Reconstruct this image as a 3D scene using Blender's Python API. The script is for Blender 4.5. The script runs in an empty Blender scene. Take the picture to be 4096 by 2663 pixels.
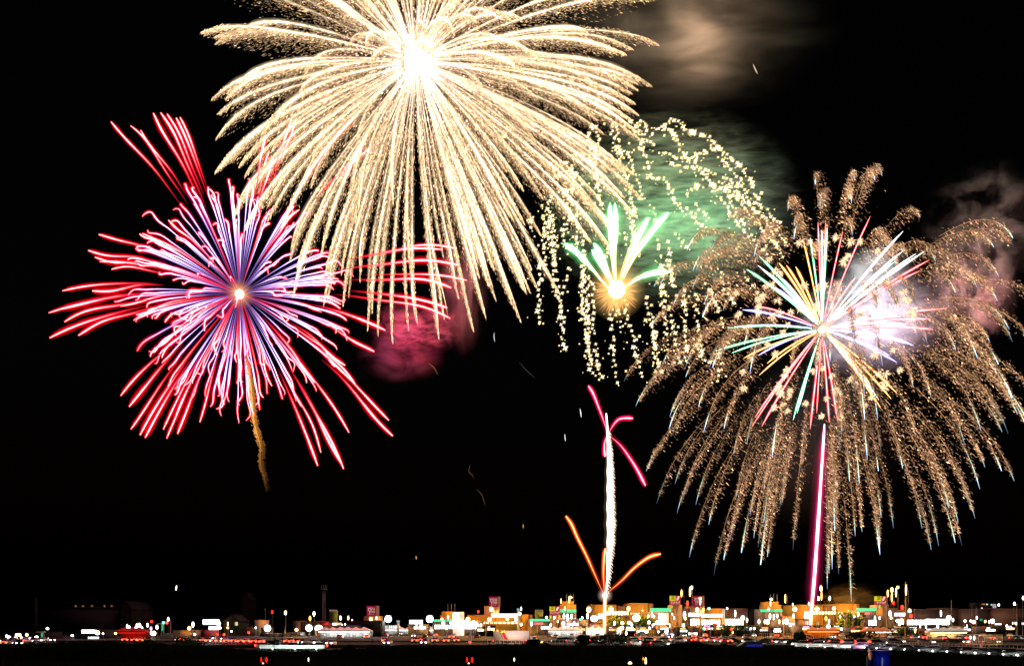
import bpy, math, random
import numpy as np
from mathutils import Vector, Matrix

# ---------------------------------------------------------------- camera, sky, exposure
S = bpy.context.scene
COL = S.collection
F, CX, VH, EYE = 3547.0, 2048.0, 2497.0, 5.2       # focal length and horizon in photo pixels, eye height in metres
cam = bpy.data.cameras.new('camera'); camo = bpy.data.objects.new('camera', cam); COL.objects.link(camo)
cam.sensor_width = 36; cam.lens = F / 4096 * 36; cam.shift_y = (VH - 1331.5) / 4096
camo.location = (0, 0, EYE); camo.rotation_euler = (math.radians(90), 0, 0)
cam.clip_start = 0.1; cam.clip_end = 9000
cam.dof.use_dof = True; cam.dof.focus_distance = 400; cam.dof.aperture_fstop = 1.6
S.camera = camo
W = bpy.data.worlds.new('World'); S.world = W; W.use_nodes = True
nt = W.node_tree; bg = nt.nodes['Background']
sky = nt.nodes.new('ShaderNodeTexSky'); sky.sky_type = 'NISHITA'; sky.sun_disc = False
sky.sun_elevation = math.radians(-2); sky.sun_rotation = math.radians(150)
nt.links.new(sky.outputs[0], bg.inputs[0]); bg.inputs[1].default_value = 0.004
vs = S.view_settings; vs.view_transform = 'Standard'; vs.look = 'None'; vs.exposure = 0; vs.gamma = 1
cy = S.cycles
cy.max_bounces = 3; cy.diffuse_bounces = 1; cy.glossy_bounces = 1; cy.volume_bounces = 0; cy.transmission_bounces = 1
cy.transparent_max_bounces = 160; cy.sample_clamp_indirect = 1.0; cy.use_denoising = True; cy.sample_clamp_direct = 12
cy.use_light_tree = True; cy.caustics_reflective = False; cy.caustics_refractive = False
cy.volume_step_rate = 1.0; cy.volume_max_steps = 64

rng = np.random.default_rng(11); random.seed(11)

def at(u, v, Y):            # a photo pixel at a distance -> world point
    return np.array([(u - CX) / F * Y, Y, EYE + (VH - v) / F * Y])
def dist(v): return F * EYE / (v - VH)      # distance of the ground seen at row v

# ---------------------------------------------------------------- materials
MATS = {}
def pmat(name, col, rough=0.8, metal=0.0, noise=0.25, scale=1.5, spec=0.3):
    if name in MATS: return MATS[name]
    m = bpy.data.materials.new(name); m.use_nodes = True; n = m.node_tree.nodes; l = m.node_tree.links
    b = n['Principled BSDF']; b.inputs['Roughness'].default_value = rough; b.inputs['Metallic'].default_value = metal
    b.inputs['Specular IOR Level'].default_value = spec
    tc = n.new('ShaderNodeTexCoord'); t = n.new('ShaderNodeTexNoise'); t.inputs['Scale'].default_value = scale; t.inputs['Detail'].default_value = 6
    r = n.new('ShaderNodeMapRange'); r.inputs[3].default_value = 1 - noise; r.inputs[4].default_value = 1 + noise
    mx = n.new('ShaderNodeMix'); mx.data_type = 'RGBA'; mx.blend_type = 'MULTIPLY'; mx.inputs[0].default_value = 1
    mx.inputs[6].default_value = (*col, 1)
    l.new(tc.outputs['Object'], t.inputs['Vector']); l.new(t.outputs['Fac'], r.inputs[0]); l.new(r.outputs[0], mx.inputs[7]); l.new(mx.outputs[2], b.inputs['Base Color'])
    MATS[name] = m; return m
def emat(col, s, sample=True):
    key = ('e', tuple(round(c, 3) for c in col), s)
    if key in MATS: return MATS[key]
    m = bpy.data.materials.new('lit_lamp'); m.use_nodes = True; n = m.node_tree.nodes; l = m.node_tree.links
    n.remove(n['Principled BSDF']); e = n.new('ShaderNodeEmission'); e.inputs[1].default_value = s
    e.inputs[0].default_value = (*col, 1)
    l.new(e.outputs[0], n['Material Output'].inputs[0])
    m.cycles.emission_sampling = 'AUTO' if sample else 'NONE'
    MATS[key] = m; return m
def fire_mat(name, additive):
    m = bpy.data.materials.new(name); m.use_nodes = True; n = m.node_tree.nodes; l = m.node_tree.links
    n.remove(n['Principled BSDF']); a = n.new('ShaderNodeAttribute'); a.attribute_name = 'blaze'
    e = n.new('ShaderNodeEmission'); l.new(a.outputs['Color'], e.inputs[0]); out = n['Material Output']
    if additive:
        t = n.new('ShaderNodeBsdfTransparent'); s = n.new('ShaderNodeAddShader'); l.new(e.outputs[0], s.inputs[0]); l.new(t.outputs[0], s.inputs[1]); l.new(s.outputs[0], out.inputs[0])
    else: l.new(e.outputs[0], out.inputs[0])
    m.cycles.emission_sampling = 'NONE'
    return m
FIRE, GLOW = fire_mat('burning_star', False), fire_mat('glow_shell', True)  # the additive shells paint the halo around the fire as emission

# ---------------------------------------------------------------- object helpers
def tag(o, label=None, cat=None, group=None, kind=None):
    if label: o['label'] = label
    if cat: o['category'] = cat
    if group: o['group'] = group
    if kind: o['kind'] = kind
    return o
def empty(name, loc, label, cat, group=None):
    o = bpy.data.objects.new(name, None); o.empty_display_size = 0.5; COL.objects.link(o); o.location = tuple(loc)
    return tag(o, label, cat, group)
def link(name, me, parent=None, loc=None):
    o = bpy.data.objects.new(name, me); COL.objects.link(o)
    if loc is not None: o.location = tuple(loc)
    if parent is not None: o.parent = parent
    return o
def copy_tree(o, parent=None):
    c = o.copy(); COL.objects.link(c)
    if parent is not None: c.parent = parent
    for ch in list(o.children): copy_tree(ch, c)
    return c

class MB:                                           # collects triangles and quads; one mesh
    def __init__(s): s.v = []; s.c = []; s.f = []; s.m = []; s.n = 0
    def add(s, v, f, mat=0, col=(1, 1, 1)):
        v = np.asarray(v, float).reshape(-1, 3); f = np.asarray(f, int)
        c = np.broadcast_to(np.asarray(col, float), (len(v), 3))
        s.v.append(v); s.c.append(c); s.f.append(f + s.n); s.m.append(np.full(len(f), mat)); s.n += len(v)
    def box(s, x0, x1, y0, y1, z0, z1, mat=0, col=(1, 1, 1)):
        v = [(x, y, z) for z in (z0, z1) for y in (y0, y1) for x in (x0, x1)]
        s.add(v, [(0, 2, 3, 1), (4, 5, 7, 6), (0, 1, 5, 4), (2, 6, 7, 3), (0, 4, 6, 2), (1, 3, 7, 5)], mat, col)
    def tube(s, P, R, C=(1, 1, 1), sides=4, mat=0):
        P = np.asarray(P, float); n = len(P); R = np.broadcast_to(np.asarray(R, float), (n,)); C = np.broadcast_to(np.asarray(C, float), (n, 3))
        T = np.gradient(P, axis=0); T /= np.linalg.norm(T, axis=1)[:, None] + 1e-9
        ref = np.where(np.abs(T[:, 1:2]) > 0.9, np.array([[1., 0, 0]]), np.array([[0, 1., 0]]))
        A = np.cross(T, ref); A /= np.linalg.norm(A, axis=1)[:, None] + 1e-9; B = np.cross(T, A)
        a = np.arange(sides) / sides * 2 * math.pi + 0.4
        V = P[:, None] + R[:, None, None] * (np.cos(a)[None, :, None] * A[:, None] + np.sin(a)[None, :, None] * B[:, None])
        i = np.arange(n - 1)[:, None] * sides; j = np.arange(sides)[None]; k = (j + 1) % sides
        q = np.stack([i + j, i + k, i + sides + k, i + sides + j], -1).reshape(-1, 4)
        base = s.n; s.add(V.reshape(-1, 3), q, mat, np.repeat(C, sides, 0))
        for e, o in ((0, 0), (n - 1, (n - 1) * sides)):
            idx = [o + x for x in range(sides)]
            if sides == 4: s.f.append(np.array([idx]) + base); s.m.append(np.array([mat]))
            else:
                t = np.array([(idx[0], idx[x], idx[x + 1]) for x in range(1, sides - 1)]) + base
                s.f.append(t); s.m.append(np.full(len(t), mat))
    def flecks(s, P, D, Wd, C=1, mat=0):               # small elongated sparks
        P = np.asarray(P, float); M = len(P)
        if M == 0: return
        D = np.broadcast_to(np.asarray(D, float), (M, 3)); Wd = np.broadcast_to(np.asarray(Wd, float), (M,)); C = np.broadcast_to(np.asarray(C, float), (M, 3))
        T = D / (np.linalg.norm(D, axis=1)[:, None] + 1e-9)
        ref = np.where(np.abs(T[:, 1:2]) > 0.9, np.array([[1., 0, 0]]), np.array([[0, 1., 0]]))
        A = np.cross(T, ref); A /= np.linalg.norm(A, axis=1)[:, None] + 1e-9; B = np.cross(T, A)
        V = np.empty((M, 5, 3)); V[:, 0] = P - D; V[:, 4] = P + D
        for k in range(3):
            an = k * 2.0944 + 0.5; V[:, k + 1] = P + Wd[:, None] * (math.cos(an) * A + math.sin(an) * B)
        f = np.array([(0, 2, 1), (0, 3, 2), (0, 1, 3), (4, 1, 2), (4, 2, 3), (4, 3, 1)])
        s.add(V.reshape(-1, 3), (np.arange(M)[:, None, None] * 5 + f[None]).reshape(-1, 3), mat, np.repeat(C, 5, 0))
    def ball(s, c, r, mat=0, col=(1, 1, 1), seg=10, rings=6, sq=(1, 1, 1)):
        th = np.linspace(0, math.pi, rings + 1)[1:-1]; ph = np.arange(seg) / seg * 2 * math.pi
        V = [(0, 0, 1)] + [(math.sin(t) * math.cos(p), math.sin(t) * math.sin(p), math.cos(t)) for t in th for p in ph] + [(0, 0, -1)]
        V = np.array(V) * r * np.array(sq) + np.array(c)
        base = s.n; last = len(V) - 1
        q = [(1 + i * seg + j, 1 + (i + 1) * seg + j, 1 + (i + 1) * seg + (j + 1) % seg, 1 + i * seg + (j + 1) % seg) for i in range(rings - 2) for j in range(seg)]
        s.add(V, np.array(q), mat, col)
        t = [(0, 1 + j, 1 + (j + 1) % seg) for j in range(seg)] + [(last, last - seg + (j + 1) % seg, last - seg + j) for j in range(seg)]
        s.f.append(np.array(t) + base); s.m.append(np.full(len(t), mat))
    def build(s, name, mats, parent=None, loc=None, smooth=False, heat=False):
        me = bpy.data.meshes.new(name); V = np.concatenate(s.v)
        if loc is not None and parent is None: pass
        me.vertices.add(len(V)); me.vertices.foreach_set('co', V.ravel())
        fl = [len(r) for f in s.f for r in [f[0]] for _ in range(len(f))]
        li = np.concatenate([f.ravel() for f in s.f]); tot = np.array(fl); start = np.concatenate([[0], np.cumsum(tot)[:-1]])
        me.loops.add(len(li)); me.loops.foreach_set('vertex_index', li.astype(np.int32))
        me.polygons.add(len(tot)); me.polygons.foreach_set('loop_start', start.astype(np.int32)); me.polygons.foreach_set('loop_total', tot.astype(np.int32))
        me.polygons.foreach_set('material_index', np.concatenate(s.m).astype(np.int32))
        if smooth: me.polygons.foreach_set('use_smooth', np.ones(len(tot), bool))
        for m in (mats if isinstance(mats, (list, tuple)) else [mats]): me.materials.append(m)
        if heat:
            a = me.attributes.new('blaze', 'FLOAT_COLOR', 'POINT'); C = np.concatenate(s.c)
            a.data.foreach_set('color', np.concatenate([C, np.ones((len(C), 1))], 1).ravel())
        me.update(calc_edges=True)
        return link(name, me, parent, loc)

def lamp_light(name, loc, col, watts, parent, size=0.5):
    d = bpy.data.lights.new(name, 'POINT'); d.color = col; d.energy = watts; d.shadow_soft_size = size
    o = bpy.data.objects.new(name, d); COL.objects.link(o); o.location = tuple(loc); o.parent = parent
    return o

def smoke_fill_lights(parent, c, spread, col, watts, n=4):  # unseen lamps added inside the smoke to colour it; no stars drawn
    for i in range(n):
        q = np.asarray(c) + rng.normal(0, 1, 3) * np.asarray(spread); lamp_light('smoke_fill_light', q, col, watts / n, parent, 2)

def spline(P, n):                                    # smooth curve through points
    P = np.asarray(P, float); d = np.concatenate([[0], np.cumsum(np.linalg.norm(np.diff(P, axis=0), axis=1))])
    Q = np.concatenate([[2 * P[0] - P[1]], P, [2 * P[-1] - P[-2]]])
    t = np.linspace(0, d[-1], n); i = np.clip(np.searchsorted(d, t, 'right') - 1, 0, len(P) - 2)
    s = ((t - d[i]) / (d[i + 1] - d[i] + 1e-9))[:, None]
    a, b, c, e = Q[i], Q[i + 1], Q[i + 2], Q[i + 3]
    return 0.5 * (2 * b + (c - a) * s + (2 * a - 5 * b + 4 * c - e) * s ** 2 + (3 * b - a - 3 * c + e) * s ** 3)
def sphere_dirs(n):
    i = np.arange(n) + rng.uniform(0, 1, n); ph = np.arccos(1 - 2 * i / n); th = math.pi * (1 + 5 ** .5) * i
    d = np.stack([np.cos(th) * np.sin(ph), np.sin(th) * np.sin(ph), np.cos(ph)], 1) + rng.normal(0, .12, (n, 3))
    return d / np.linalg.norm(d, axis=1)[:, None]
def lerp3(stops, t):                                 # colour ramp of radiance
    t = np.asarray(t, float); xs = [s[0] for s in stops]
    return np.stack([np.interp(t, xs, [s[1][k] for s in stops]) for k in range(3)], -1)

class Burst:                                         # a firework: an Empty at its centre, trails as parts
    def __init__(s, name, u, v, Y, label, cat='firework', group=None):
        s.c = at(u, v, Y); s.u, s.v, s.Y, s.k = u, v, Y, Y / F
        s.root = empty(name, s.c, label, cat, group); s.parts = []
    def off(s, px, py, depth=0.0):                   # photo pixels (and a depth in the same unit) -> local metres
        px, py = np.asarray(px, float), np.asarray(py, float); sc = 1 + np.asarray(depth, float) / F
        X = (px - CX) * s.k * sc - s.c[0]; Z = EYE + (VH - py) * s.k * sc - s.c[2]
        return np.stack([X, np.broadcast_to(np.asarray(depth, float) * s.k, X.shape), Z], -1)
    def put(s, name, mb, size): s.parts.append((size, name, mb))
    def finish(s, limit=100):
        s.parts.sort(key=lambda p: -p[0])
        by = {}
        for size, name, mb in s.parts:
            k = by.get(name, 0); by[name] = k + 1
            if k < limit: mb.build(name, [FIRE, GLOW], s.root, heat=True)
            else:
                r = by.setdefault('rest_' + name, MB())
                r.v += mb.v; r.c += mb.c; r.m += mb.m; r.f += [f + r.n for f in mb.f]; r.n += mb.n
        for k, r in by.items():
            if isinstance(r, MB): tag(r.build(k[5:], [FIRE, GLOW], s.root, heat=True), kind='stuff')
def core_flash(b, r, col, halo, rings, name='flash_core', c=(0, 0, 0)):
    m = MB(); m.ball(c, r * b.k, 0, col, 16, 10)
    for i in range(rings):
        q = (i + 1) / rings; m.ball(c, r * b.k * (1 + 2.6 * q ** 1.3), 1, np.array(halo) * (1 - q + .12) / rings, 20, 12)
    m.build(name, [FIRE, GLOW], b.root, heat=True, smooth=True)
def trail(P, rw, heat, glow=None, gw=2.6, sides=4):
    m = MB(); m.tube(P, rw, heat, sides, 0)
    if glow is not None:
        for q, a in ((.62, .5), (1, .32), (1.5, .13)): m.tube(P, np.asarray(rw) * gw * q, np.asarray(glow) * a, 6, 1)
    return m
# ================================================================ fireworks
# ---- golden willow, top centre
b = Burst('willow_firework', 1665, 245, 450, 'huge golden willow burst with drooping glitter trails and white core at the top')
N = 245; D = sphere_dirs(N); k = b.k
for i in range(N):
    d = D[i]; R = 930 * rng.uniform(.88, 1.03); G = 150 * rng.uniform(.75, 1.3)
    t = np.linspace(0.0, 1, 30); s = (1 - np.exp(-1.5 * t)) / (1 - math.exp(-1.5))
    wob = np.cross(d, rng.normal(0, 1, 3)); wob = wob[None] * (np.sin(t * rng.uniform(3, 7) + rng.uniform(0, 6)) * t * rng.uniform(2, 9))[:, None]
    P = (d[None] * (R * s)[:, None] + wob + np.array([[.3, 0, -1.]]) * (G * t ** 2.0)[:, None]) * k
    br = rng.lognormal(-.05, .35); fl = 1 + .35 * np.sin(np.cumsum(rng.normal(0, 1.3, 30)))
    w = k * np.interp(t, [0, .12, .3, .75, 1], [.7, 1.3, 2.1, 2.6, .2]) * rng.uniform(.5, 1.35)
    heat = lerp3([(0, (1.6, 1.1, .8)), (.25, (1.5, 1.1, .7)), (.5, (2.3, 1.8, 1.2)), (.85, (3.2, 2.4, 1.5)), (1, (.35, .2, .09))], t) * (br * fl)[:, None]
    m = trail(P, w, heat, heat * .16, 2.6)
    M = int(1500 * (.45 + .55 * math.hypot(d[0], d[2])) * rng.uniform(.7, 1.25))
    tt = rng.uniform(.1, .995, M) ** .8; si = (1 - np.exp(-1.5 * tt)) / (1 - math.exp(-1.5))
    Q = d[None] * (R * si)[:, None] + np.array([[.3, 0, -1.]]) * (G * tt ** 2.0)[:, None]
    age = np.clip(1.0 - tt, 0, 1); fall = rng.exponential(1, M) * 42 * age ** .8
    fall = np.minimum(fall, 190 * age ** .8); Q[:, 2] -= fall; Q += rng.normal(0, 1, (M, 3)) * (6 * age ** .5)[:, None]
    T = np.stack([np.gradient(P[:, j], t) for j in range(3)], 1); T = np.stack([np.interp(tt, t, T[:, j]) for j in range(3)], 1)
    T /= np.linalg.norm(T, axis=1)[:, None]; T[:, 2] -= .3; T += rng.normal(0, .16, (M, 3))
    L = rng.lognormal(1.5, .35, M)[:, None] * k
    base = np.stack([np.full(M, 1.0), rng.uniform(.56, .7, M), rng.uniform(.24, .42, M)], 1) * (rng.lognormal(-.1, .65, M) * br ** .5 * (.5 + .8 * np.exp(-fall / 15)))[:, None]
    m.flecks(Q * k, T * L, rng.lognormal(-.05, .3, M) * k, base)
    b.put('glitter_trail', m, float(np.linalg.norm((P[-1] - P[0])[[0, 2]])))
m = MB(); M = 1500; dd = rng.normal(0, 1, (M, 3)); dd /= np.linalg.norm(dd, axis=1)[:, None]
rr = 60 + 330 * rng.uniform(0, 1, M) ** 1.1
m.flecks(dd * rr[:, None] * k, dd * (rng.uniform(3, 7, M) * k)[:, None], rng.uniform(1.2, 2.4, M) * k, np.stack([np.full(M, 2.2), rng.uniform(1.1, 1.8, M), rng.uniform(1.0, 1.6, M)], 1))
tag(m.build('sparkle_cloud', [FIRE, GLOW], b.root, heat=True), kind='stuff')
core_flash(b, 48, (12, 10, 8), (1.5, 1.1, .8), 14)
smoke_fill_lights(b.root, b.off(2640, 150, 90), (34, 8, 16), (1, .6, .36), 3e5, 7)
b.finish()

# ---- red and violet chrysanthemum, left
b = Burst('red_violet_firework', 958, 1176, 420, 'red and violet chrysanthemum burst with long red curling arms on the left'); k = b.k
def red_trail(P, t, t0, wid, violet):
    w = k * wid * np.interp(t, [0, .2, .7, .93, 1], [.18, .5, 1.1, 1, .45]) * rng.uniform(.7, 1.2) * (1 + .12 * np.sin(np.cumsum(rng.normal(0, 1, len(t)))))
    if violet:
        heat = lerp3([(0, (.1, .03, .05)), (.2, (.25, .13, .5)), (.4, (1.5, 1.1, 2.1)), (.6, (2.8, 2.2, 2.8)), (.78, (3.2, 1.5, 1.9)), (1, (2.6, .5, .6))], t) * rng.lognormal(0, .3)
        glow = lerp3([(0, (.0, .0, .0)), (.3, (.01, .005, .05)), (.5, (.08, .015, .2)), (.66, (.6, .0, .08)), (.8, (.95, .0, .012)), (1, (.8, 0, .008))], t) * rng.uniform(.6, 1.1)
    else:
        heat = lerp3([(0, (.12, .0, .005)), (.3, (.8, .05, .1)), (.55, (2.6, .7, .75)), (.8, (4, 1.8, 1.85)), (1, (3.6, 1.3, 1.3))], t)
        glow = lerp3([(0, (.05, 0, .0)), (.4, (.7, 0, .008)), (.9, (1.1, .0, .01)), (1, (.8, 0, .006))], t)
    return trail(P, w, heat, glow, 3.0)
N = 195; D = sphere_dirs(N)
for i in range(N):
    d = D[i]; R = rng.uniform(400, 470); t = np.linspace(.06, 1, 26); s = 1 - (1 - t) ** 1.8
    a = rng.uniform(0, 6.28); side = np.cross(d, rng.normal(0, 1, 3)); side /= np.linalg.norm(side)
    wig = np.sin((t - .62) * rng.uniform(11, 17) + a) * np.clip(t - .55, 0, 1) * rng.uniform(12, 40)
    P = d[None] * (R * s)[:, None] + side[None] * wig[:, None]; P[:, 2] -= 42 * t ** 2
    b.put('star_trail', red_trail(P * k, t, 0, 2.0, rng.uniform() < .8), float(np.hypot(d[0], d[2])) * R)
Z1 = lambda x, y: (100 + x * 1.0343, 400 + y * 1.0343)
Z2 = lambda x, y: (700 + x * .8403, y * .8403)
ends = [Z1(*p) for p in [(285, 520), (245, 582), (270, 608), (290, 625), (335, 655), (145, 738), (260, 738), (92, 823), (142, 808), (153, 858), (95, 920), (207, 910), (370, 797), (430, 830),
    (370, 1143), (403, 1185), (410, 1272), (445, 1295), (465, 1305), (535, 1273), (548, 1308), (573, 1253), (590, 1290), (676, 1245), (755, 1125), (500, 960), (820, 1095), (885, 1220),
    (1132, 1413), (1144, 1362), (1232, 1425), (1226, 1408), (1253, 1285), (1422, 1298), (1407, 1238), (1280, 1103), (1272, 1092), (1120, 1092), (1237, 1025), (955, 1105), (1393, 890), (1350, 972), (1222, 790),
    (333, 85), (408, 100), (448, 118), (497, 52), (525, 50), (550, 55), (585, 70), (600, 68), (933, 138), (955, 218), (945, 200), (1030, 75), (1050, 70), (1270, 75), (1345, 175), (455, 517), (555, 465), (1060, 425)]]
ends += [Z2(*p) for p in [(1340, 1183), (1275, 1188), (1352, 1262), (1390, 1335), (1315, 1370), (1295, 1465), (1310, 1515)]]
for (eu, ev) in ends:
    du, dv = eu - b.u, ev - b.v; r = math.hypot(du, dv); t0 = .3 if r < 480 else rng.uniform(.42, .55)
    t = np.linspace(t0, 1, 28); g = 105 * (r / 700)
    n = np.array([-dv, du]) / r; wig = np.sin((t - .7) * rng.uniform(9, 14)) * np.clip(t - .55, 0, 1) * rng.uniform(-40, 40)
    wig -= wig[-1] * t ** 4
    px = b.u + du * t + n[0] * wig; py = b.v + (dv - g) * t + g * t ** 2.6 + n[1] * wig
    dep = rng.choice([-1, 1]) * math.sqrt(max(0, 800 ** 2 - r * r)) * .35 * t
    b.put('star_trail', red_trail(b.off(px, py, dep), (t - t0) / (1 - t0), t0, 2.7, False), r * .75)
core_flash(b, 17, (9, 6, 3), (1.2, .45, .25), 14)
smoke_fill_lights(b.root, b.off(1630, 1300, 60), (9, 6, 6), (1, .015, .07), 6e5, 6); smoke_fill_lights(b.root, b.off(1830, 1100, 70), (6, 6, 16), (1, .02, .22), 1.8e5, 5); smoke_fill_lights(b.root, b.off(1580, 1430, 60), (10, 5, 4), (.4, .04, 1), 9e4, 4)
b.finish()

# gold tail the shell climbed on, below it
pts = [Z1(*p) for p in [(858, 990), (866, 1040), (876, 1100), (883, 1180), (889, 1240), (905, 1300), (916, 1340), (914, 1400), (928, 1450), (938, 1510)]]
b = Burst('rising_tail', 1010, 1650, 418, 'twisted gold spark tail hanging below the red and violet burst', 'firework tail'); k = b.k
c = spline(np.array(pts), 70); M = 2600; q = rng.uniform(0, 1, M); i = (q * 69).astype(int)
px, py = c[i, 0], c[i, 1]; wid = np.interp(q, [0, .2, .5, .75, 1], [7, 9, 11, 10, 5])
off = rng.normal(0, .55, M); px = px + off * wid; py = py + rng.uniform(-5, 5, M) + abs(off) * 6
br = np.interp(q, [0, .15, .5, .72, 1], [.2, .7, .7, .2, .015]) * np.where(off > -.2, .5, 1.5)
m = MB(); P = b.off(px, py, rng.normal(0, 6, M)); dv = np.stack([rng.uniform(.2, .9, M), np.zeros(M), rng.uniform(-1, 0, M)], 1) * (rng.uniform(4, 8, M) * k)[:, None]
m.flecks(P, dv, rng.uniform(1, 2.1, M) * k, np.stack([np.full(M, 1.3), np.full(M, .5), np.full(M, .1)], 1) * br[:, None])
m.build('spark_plume', [FIRE, GLOW], b.root, heat=True)
t = np.linspace(0, 1, 70); m = trail(b.off(c[:, 0] - 3, c[:, 1]), k * np.interp(t, [0, .1, .45, .7, 1], [.5, 2.6, 2.6, 1, .3]), lerp3([(0, (.7, .25, .08)), (.12, (2.6, 1.2, .4)), (.45, (2.2, 1.0, .3)), (.6, (.35, .13, .03)), (1, (.02, .008, .002))], t))
m.build('tail_core', [FIRE, GLOW], b.root, heat=True)

# ---- strobing shell of hanging ember strings
Z3 = lambda x, y: (2000 + x * .7757, 400 + y * .7757)
b = Burst('twinkling_firework', 2520, 850, 440, 'dome of hanging strings of pale gold twinkling embers above the green comets'); k = b.k
strings = [[(160, 660), (170, 600), (200, 565), (245, 540)], [(262, 520), (270, 490), (300, 475), (345, 470), (372, 465)], [(272, 370), (285, 335), (310, 318), (345, 318), (362, 340)],
    [(310, 390), (330, 360), (350, 350), (372, 365), (400, 390), (415, 430)], [(375, 300), (385, 275), (410, 268), (430, 290), (460, 310), (490, 330)], [(462, 250), (460, 190), (478, 132), (500, 160), (510, 210), (490, 260), (480, 320)],
    [(570, 95), (575, 150), (590, 210), (600, 260), (612, 300)], [(595, 120), (605, 180), (615, 240), (625, 310), (640, 380), (655, 440), (672, 500), (690, 560)], [(640, 140), (665, 105), (690, 120), (720, 160), (735, 200)],
    [(700, 130), (735, 110), (760, 130), (750, 180)], [(690, 260), (720, 240), (760, 215), (800, 230)], [(780, 170), (820, 140), (850, 150), (885, 165), (910, 210), (940, 270), (960, 300)],
    [(850, 130), (895, 100), (930, 120), (960, 160), (995, 170), (1040, 185), (1080, 200), (1110, 230), (1130, 250)], [(820, 270), (870, 275), (900, 300), (950, 300), (1000, 305), (1020, 345), (1060, 360), (1110, 380)],
    [(1015, 285), (1060, 262), (1110, 255), (1150, 262), (1180, 290), (1225, 330), (1260, 370), (1285, 410), (1305, 445)], [(880, 330), (930, 345), (985, 350), (1040, 370), (1080, 420), (1110, 450), (1160, 450), (1210, 480), (1250, 500), (1300, 560), (1350, 600), (1390, 660), (1420, 740)],
    [(1085, 435), (1150, 430), (1200, 460), (1260, 520), (1330, 580), (1380, 620), (1430, 690), (1480, 740)], [(790, 400), (840, 405), (870, 440), (895, 500), (920, 550), (970, 570), (1010, 610), (1050, 670)], [(1100, 480), (1150, 520), (1190, 590), (1230, 650), (1280, 700)],
    [(650, 550), (670, 600), (680, 650), (690, 720)], [(205, 840), (205, 950), (200, 1050), (205, 1145)], [(230, 600), (225, 700), (230, 850)], [(275, 600), (280, 760), (275, 960)], [(300, 930), (305, 1050), (320, 1190), (333, 1280)],
    [(355, 870), (340, 940), (325, 1000)], [(430, 700), (430, 850), (420, 1050), (445, 1200), (470, 1410)], [(455, 900), (450, 1050), (455, 1250), (470, 1360)], [(480, 950), (480, 1080), (485, 1210)], [(490, 1260), (505, 1340), (522, 1430)],
    [(575, 1080), (578, 1200), (585, 1320), (610, 1450)], [(600, 1050), (615, 1110), (632, 1170)], [(650, 1030), (660, 1110), (685, 1200), (700, 1320), (737, 1420)], [(755, 1020), (770, 1120), (790, 1220), (800, 1330), (835, 1400)], [(780, 1120), (800, 1260), (820, 1390)],
    [(815, 720), (835, 850), (850, 1000), (890, 1170)], [(870, 740), (875, 850), (890, 960)], [(820, 940), (845, 1080), (870, 1290)], [(950, 980), (955, 1150), (965, 1350)], [(1010, 1000), (1020, 1150), (1045, 1320)], [(1090, 980), (1110, 1060), (1145, 1150)],
    [(260, 680), (265, 780), (290, 870)], [(390, 540), (400, 640), (395, 760)], [(690, 560), (690, 680), (720, 800)], [(905, 690), (930, 720), (965, 755)], [(1060, 950), (1090, 1010), (1130, 1080)], [(1250, 880), (1290, 940), (1335, 1000)], [(660, 270), (690, 360), (715, 440), (730, 510)],
    [(735, 220), (750, 290), (770, 350), (780, 400)], [(770, 540), (790, 570), (805, 620)], [(340, 640), (320, 700), (345, 760)], [(500, 370), (510, 450), (525, 550)], [(1140, 290), (1200, 370), (1240, 400)], [(1000, 440), (1025, 440), (960, 480)], [(860, 820), (880, 900), (885, 950)],
    [(645, 680), (650, 740), (670, 800)], [(1120, 860), (1160, 960), (1200, 1050)], [(1160, 450), (1190, 520), (1260, 640)], [(900, 1170), (915, 1290), (930, 1350)], [(1000, 1230), (1040, 1320), (1080, 1350)], [(1240, 480), (1300, 520), (1370, 560), (1440, 640)], [(1150, 400), (1230, 440), (1330, 500), (1345, 480)], [(1180, 470), (1260, 560), (1330, 640), (1400, 720), (1460, 800)], [(1290, 700), (1330, 760), (1370, 800)], [(370, 360), (385, 420), (350, 520), (355, 600)], [(250, 560), (255, 660), (240, 740)], [(290, 1000), (320, 1110), (322, 1180)], [(710, 1210), (705, 1350)], [(560, 750), (555, 800)], [(380, 600), (350, 620), (330, 690)], [(1010, 540), (1060, 590), (1075, 610)], [(425, 860), (430, 1000), (430, 1130)], [(1130, 1300), (1125, 1450)]]
def ember(m, P, r, col, mat=0):  # crossed spikes put a star-shaped glint into the ember's shape
    P = np.asarray(P); n = len(P); r = np.broadcast_to(np.asarray(r, float), (n,))
    dirs = rng.normal(0, 1, (3, 3)); dirs = np.linalg.qr(dirs)[0]
    m.flecks(P, np.tile([0, 0, 1.], (n, 1)) * r[:, None] * .8, r * .8, col)
    for d in [(1, 0, .35), (-.2, .1, 1), (.75, 0, -.75), (-.75, .3, -.6)]:
        d = np.array(d) / np.linalg.norm(d); m.flecks(P, d[None] * (r * 2.4)[:, None], r * .16, col)
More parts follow.
